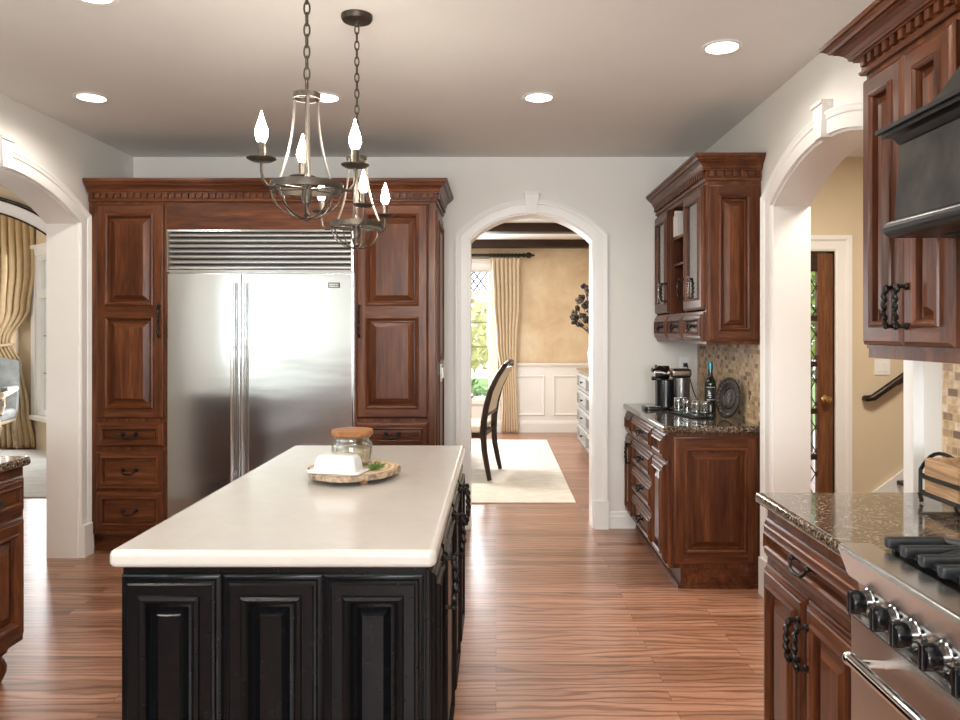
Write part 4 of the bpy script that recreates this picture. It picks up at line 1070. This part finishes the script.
# ------------------------------------------------------------------ dining room
b = MB(); b.slab(-2.4, 6.41, .675, 10.1, 0.0005, .012, .01, .004); tag(b.build('rug', rugd), 'cream area rug under the dining table', 'rug')
def dining_chair(label, loc, rz):
    o = thing('dining_chair', label, 'chair', loc, rz, 'dining chairs')
    hw = .30
    for s_ in (-1, 1):
        b = MB(); P = [(s_*(hw+.02), .30, 0), (s_*(hw+.01), .275, .12), (s_*hw, .245, .28), (s_*hw, .235, .44)]
        b.tube(P, [.022, .026, .029, .032], 8); b.build('leg', dkwood, o)
        b = MB(); P = [(s_*hw, .235, .44), (s_*hw, .240, .56), (s_*hw, .262, .70), (s_*hw, .305, .86), (s_*(hw-.015), .37, 1.00), (s_*(hw-.04), .435, 1.10)]
        b.tube(P, [.034, .033, .030, .028, .026, .024], 8); b.build('back_post', dkwood, o)
        b = MB(); b.tube([(s_*hw, -.24, .44), (s_*(hw+.005), -.26, .34), (s_*hw, -.245, .15), (s_*hw, -.25, 0)], [.030, .026, .019, .016], 8); b.build('leg', dkwood, o)
    b = MB()
    P = [(-.25+.50*t, .437+.02*math.sin(PI*t), 1.10+.035*math.sin(PI*t)) for t in [j/8 for j in range(9)]]; b.tube(P, .022, 8); b.build('top_rail', dkwood, o)
    b = MB(); b.tube([(-hw, .262, .62), (hw, .262, .62)], .014, 8); b.build('cross_rail', dkwood, o)
    b = MB(); b.box(-hw, -.25, .40, hw, .235, .45, .008); b.build('apron', dkwood, o)
    b = MB(); b.box(-hw-.005, -.265, .45, hw+.005, .215, .525, .03, 3); b.build('seat', cream, o)
    b = MB(); n = 10; vs = []
    for k in range(n+1):
        z = .64+(1.08-.64)*k/n; y = .252+.20*((z-.6)/.5)**1.7 if z > .6 else .25
        for x, dy in ((-hw+.03, 0), (0, -.018), (hw-.03, 0), (hw-.03, .022), (0, .03), (-hw+.03, .022)): vs.append((x*(1-.12*k/n), y+dy-.008, z))
    fs = []
    for k in range(n):
        for q in range(6): fs.append((k*6+q, k*6+(q+1) % 6, (k+1)*6+(q+1) % 6, (k+1)*6+q))
    fs += [(5,4,3,2,1,0), tuple(n*6+q for q in range(6))]
    b.raw(vs, fs); b.build('back_pad', cream, o, angle=60)
    return o
ch = dining_chair('dark wood dining chair with cream seat nearest the dining room arch', (-.305, 7.66, .020), math.radians(-99.5))
dup(ch, (-1.05, 9.35, .020), 'cream dining chair on the window side of the dining table', 0+math.radians(-4))
tb = thing('dining_table', 'dark round pedestal dining table glimpsed through the arch', 'table', (-1.16, 8.2, .0125))
b = MB(); b.lathe([(.001, .70), (.80, .70), (.90, .715), (.92, .735), (.91, .755), (.001, .757)], 64, cap=False); b.build('tabletop', dkwood, tb)
b = MB(); b.lathe([(.36, 0), (.38, .03), (.30, .07), (.10, .14), (.08, .3), (.13, .5), (.10, .6), (.30, .70)], 32); b.build('pedestal', dkwood, tb)
bw = MB(); bw.lathe([(.07, 0), (.08, .01), (.20, .09), (.25, .13), (.245, .13), (.19, .10), (.06, .025), (.001, .02)], 32, (0, 0, 0), cap=False)
tag(bw.build('bowl', plain('slate_blue_bowl', (.09,.11,.13), .3), None, (-.55, 8.1, .0125+.7575)), 'dark slate bowl near the edge of the dining table', 'bowl')
# sideboard
sb = thing('sideboard', 'tall dark glossy sideboard along the dining room side wall', 'sideboard', (1.03, 8.45, 0), -PI/2)
sm = plain('espresso_gloss', (.02,.017,.015), .16, 0, .2, coat=.6)
b = MB(); b.box(-1.0, 0, .09, 1.0, .50, .965); b.build('body', sm, sb, smooth=False)
b = MB(); b.slab(-1.03, -.03, 1.03, .52, .966, .995, .01, .008); b.build('top', sm, sb)
b = MB(); b.box(-.97, .03, 0, .97, .48, .09); b.build('plinth', sm, sb, smooth=False)
for k in range(2):
    for j in range(4):
        q = panel_front('drawer', sb, -.98+.98*k+.008, .12+j*.21, -.98+.98*(k+1)-.008, .12+j*.21+.20, [sheenm, sheenm], fr=.03, mould=.014, flat=True, t=.02)
        kk = MB(); kk.lathe([(.008, 0), (.007, -.012), (.015, -.018), (.013, -.028), (.001, -.030)], 12, (0, 0, 0), 'Y'); kk.build('knob', ironm, q, (0, -.012, .10))
fa = thing('flower_arrangement', 'dark dried flower arrangement in a vase on the sideboard', 'flowers', (1.14, 8.75, .9955))
b = MB(); b.lathe([(.05, 0), (.06, .01), (.085, .12), (.09, .22), (.06, .32), (.045, .36), (.055, .38)], 24, cap=False); b.build('vase', vasem, fa)
st, f1, f2 = MB(), MB(), MB(); rnd = random.Random(11)
for k in range(46):
    a = rnd.uniform(0, 2*PI); R = rnd.uniform(.05, .30); z = rnd.uniform(.45, 1.02); R *= 1-.45*max(0, (z-.7)/.35)
    p = Vector((R*math.cos(a), R*math.sin(a), z)); st.tube([(0, 0, .3), (p.x*.4, p.y*.4, .3+(z-.3)*.6), p], [.005, .004, .003], 5)
    bb = f1 if k % 3 else f2; s_ = rnd.uniform(.025, .05)
    for q in range(9):
        d = Vector((rnd.gauss(0, 1), rnd.gauss(0, 1), rnd.gauss(0, 1))).normalized(); bb.sphere(p+d*s_*.7, s_*.55, 7, 5, (1, 1, .5+rnd.random()*.5))
st.build('stems', darkfl, fa); f1.build('blossoms', darkfl, fa); f2.build('blossoms', darkfl2, fa)
# curtains
def curtain(name, label, m_, lin, pts, y, amp, folds, parent_rod=None, mp=None, back=None):
    """pts: (z, x_left, x_right) levels from top to bottom"""
    o = thing(name, label, 'curtain', ((pts[0][1]+pts[0][2])/2, y, 0)); ox = o.location.x
    nu = folds*10; nz = 60; vs = []; fs = []
    zt, zb = pts[0][0], pts[-1][0]
    for j in range(nz+1):
        z = zt+(zb-zt)*j/nz
        for (z0, a0, c0), (z1, a1, c1) in zip(pts, pts[1:]):
            if z1 <= z <= z0:
                t = (z0-z)/(z0-z1); t = t*t*(3-2*t); a, c = a0+(a1-a0)*t, c0+(c1-c0)*t
        tight = min(1, (c-a)/(pts[0][2]-pts[0][1]))
        for i in range(nu+1):
            u = i/nu; f = math.sin(2*PI*folds*u+.6*math.sin(3*u+z)); A = amp*(.55+.45*min(1, j/8))*(.6+.4*tight)
            vs.append((a+(c-a)*u-ox+.25*A*math.cos(2*PI*folds*u), A*f*(1+.3*math.sin(5*u)), z))
    W_ = nu+1
    for j in range(nz):
        for i in range(nu): fs.append((j*W_+i, j*W_+i+1, (j+1)*W_+i+1, (j+1)*W_+i))
    b = MB(); b.raw(vs, fs); c_ = b.build('drape', m_, o, angle=80)
    md = c_.modifiers.new('thick', 'SOLIDIFY'); md.thickness = .004
    return o
cu = curtain('curtain', 'beige pleated curtain beside the dining room window', creamcloth, lining, [(2.49, -.085, .335), (2.38, -.075, .325), (1.9, -.05, .325), (1.3, .00, .29), (.85, .06, .275), (.45, .08, .29), (.02, .06, .31)], 10.80, .030, 7)
b = MB()
for k in range(8): x = -.075+k*.0565; b.tube([(x-.012-.125, 0, 2.485), (x-.125, -.01, 2.43), (x+.012-.125, 0, 2.485)], [.012, .008, .012], 6)
b.build('pleat_heading', creamcloth, cu)
rd = thing('curtain_rod', 'dark curtain rod with a carved finial above the dining room window', 'curtain rod', (-.9, 10.83, 2.535))
b = MB(); b.tube([(-1.1, 0, 0), (1.28, 0, 0)], .022, 12); b.build('rod', ironm, rd)
b = MB(); b.lathe([(.022, 1.28), (.036, 1.29), (.036, 1.305), (.02, 1.315), (.04, 1.345), (.046, 1.37), (.03, 1.40), (.012, 1.42), (.02, 1.435), (.001, 1.455)], 14, (0, 0, 0), 'X', False); b.build('finial', ironm, rd)
for k in range(9): x = .82+k*.052; b = MB(); b.lathe([(.030, x-.007), (.036, x), (.030, x+.007), (.025, x), (.030, x-.007)], 16, (0, 0, 0), 'X', False); b.build('ring', ironm, rd)
for x in (-.95, 1.22): b = MB(); b.tube([(x, 0, 0), (x, .12, -.02)], .012, 8); b.build('bracket', ironm, rd)

# ------------------------------------------------------------------ living room
b = MB(); b.slab(-7.6, 6.63, -3.6, 9.25, .0005, .012, .01, .004); tag(b.build('rug', rugl), 'pale grey area rug seen through the living room arch', 'rug')
cl_ = curtain('curtain', 'gold floor length curtain tied back in the living room bay', goldcloth, lining, [(2.93, -6.35, -5.72), (2.2, -6.33, -5.70), (1.75, -6.32, -5.76), (1.32, -6.28, -6.0), (1.05, -6.2, -5.87), (.5, -6.2, -5.78), (.015, -6.2, -5.70)], 9.40, .032, 7)
b = MB(); P = [(-6.14+.155*math.cos(t)-cl_.location.x, .055*math.sin(t), 1.27+.02*math.cos(t)) for t in [2*PI*k/20 for k in range(20)]]; b.tube(P, .018, 8, closed=True); b.build('tieback', creamcloth, cl_)
ac = thing('armchair', 'blue grey upholstered armchair with carved legs beyond the living room arch', 'armchair', (-6.06, 8.90, .025), math.radians(12))
b = MB(); b.box(-.31, -.32, .36, .31, .28, .50, .045, 4); b.build('seat', bluegrey, ac)
b = MB(); n = 10; vs = []
for k in range(n+1):
    z = .45+.62*k/n; y = .20+.13*(k/n); wd = .31*(1-.06*(k/n)**3); top = .05*(k/n)
    for x, dy in ((-wd, .02), (-wd*.5, -.02), (0, -.035), (wd*.5, -.02), (wd, .02), (wd, .09), (0, .10), (-wd, .09)): vs.append((x, y+dy, z+(.05*(1-(x/wd)**2) if k == n else 0)))
fs = [(k*8+q, k*8+(q+1) % 8, (k+1)*8+(q+1) % 8, (k+1)*8+q) for k in range(n) for q in range(8)] + [tuple(range(7,-1,-1)), tuple(n*8+q for q in range(8))]
b.raw(vs, fs); b.build('backrest', bluegrey, ac, angle=60)
for s_ in (-1, 1):
    b = MB(); b.tube([(s_*.31, .24, .74), (s_*.33, .05, .72), (s_*.335, -.12, .70), (s_*.34, -.24, .685), (s_*.34, -.27, .655), (s_*.335, -.24, .635)], [.03,.032,.032,.034,.028,.02], 10); b.tube([(s_*.335, -.20, .66), (s_*.325, -.16, .56), (s_*.315, -.22, .46)], [.024,.02,.026], 8); b.build('armrest', carvedm, ac)
    b = MB(); b.box(s_*.305-.028, -.12, .715, s_*.335+.02, .16, .775, .02, 3); b.build('arm_pad', bluegrey, ac)
    b = MB(); b.tube([(s_*.29, -.28, .40), (s_*.315, -.315, .33), (s_*.31, -.305, .22), (s_*.295, -.285, .11), (s_*.305, -.305, .04), (s_*.31, -.325, .0)], [.045,.048,.034,.020,.019,.026], 10); b.build('leg', carvedm, ac)
    b = MB(); b.tube([(s_*.27, .25, .40), (s_*.28, .27, .2), (s_*.29, .32, 0)], [.03,.024,.018], 8); b.build('leg', carvedm, ac)
b = MB(); b.box(-.30, -.325, .335, .30, .28, .39, .015); b.build('seat_rail', carvedm, ac)

# ------------------------------------------------------------------ hall things
b = MB()
sw = thing('light_switch', 'white double light switch on the tan hall wall', 'switch', ((882-496)/135.3, YB, 1.19))
b = MB(); b.box(-.058, -.007, -.058, .058, 0, .058, .002); b.build('switch_plate', plastic, sw)
for x in (-.024, .024): b = MB(); b.box(x-.017, -.012, -.034, x+.017, -.006, .034, .002); b.build('rocker', plastic, sw)
hr = thing('handrail', 'dark sloping wooden handrail on the tan hall wall', 'handrail', (2.72, YB, .965))
b = MB(); b.tube([(0, -.012, -.004), (.0, -.055, -.004), (.03, -.075, .004), (1.9, -.075, 1.32)], [.022, .024, .026, .026], 12); b.build('rail', dkwood, hr)
for t in (.25, 1.2): b = MB(); b.tube([(t, 0, t*.703-.08), (t, -.06, t*.703-.06), (t, -.075, t*.703-.02)], .008, 8); b.build('bracket', bronzem, hr)
stc = thing('staircase', 'white hall staircase rising along the tan wall with dark treads', 'staircase', (2.62, YB, 0))
b = MB(); S0 = .215
b.prism([(-.05, 0), (2.3, 0), (2.3, 1.84), (-.05, .115)], .002, .025, lambda u, t, z: (u, -t, z)); b.build('skirt_board', trimp, stc, smooth=False)
for k in range(8):
    x = .10+k*.25; z = (k+1)*.18
    b = MB(); b.box(x, -1.0, 0, x+.25, -.026, z-.03); b.build('riser', trimp, stc, smooth=False)
    b = MB(); b.box(x-.025, -1.0, z-.03, x+.25, -.026, z, .008); b.build('tread', dkwood, stc)
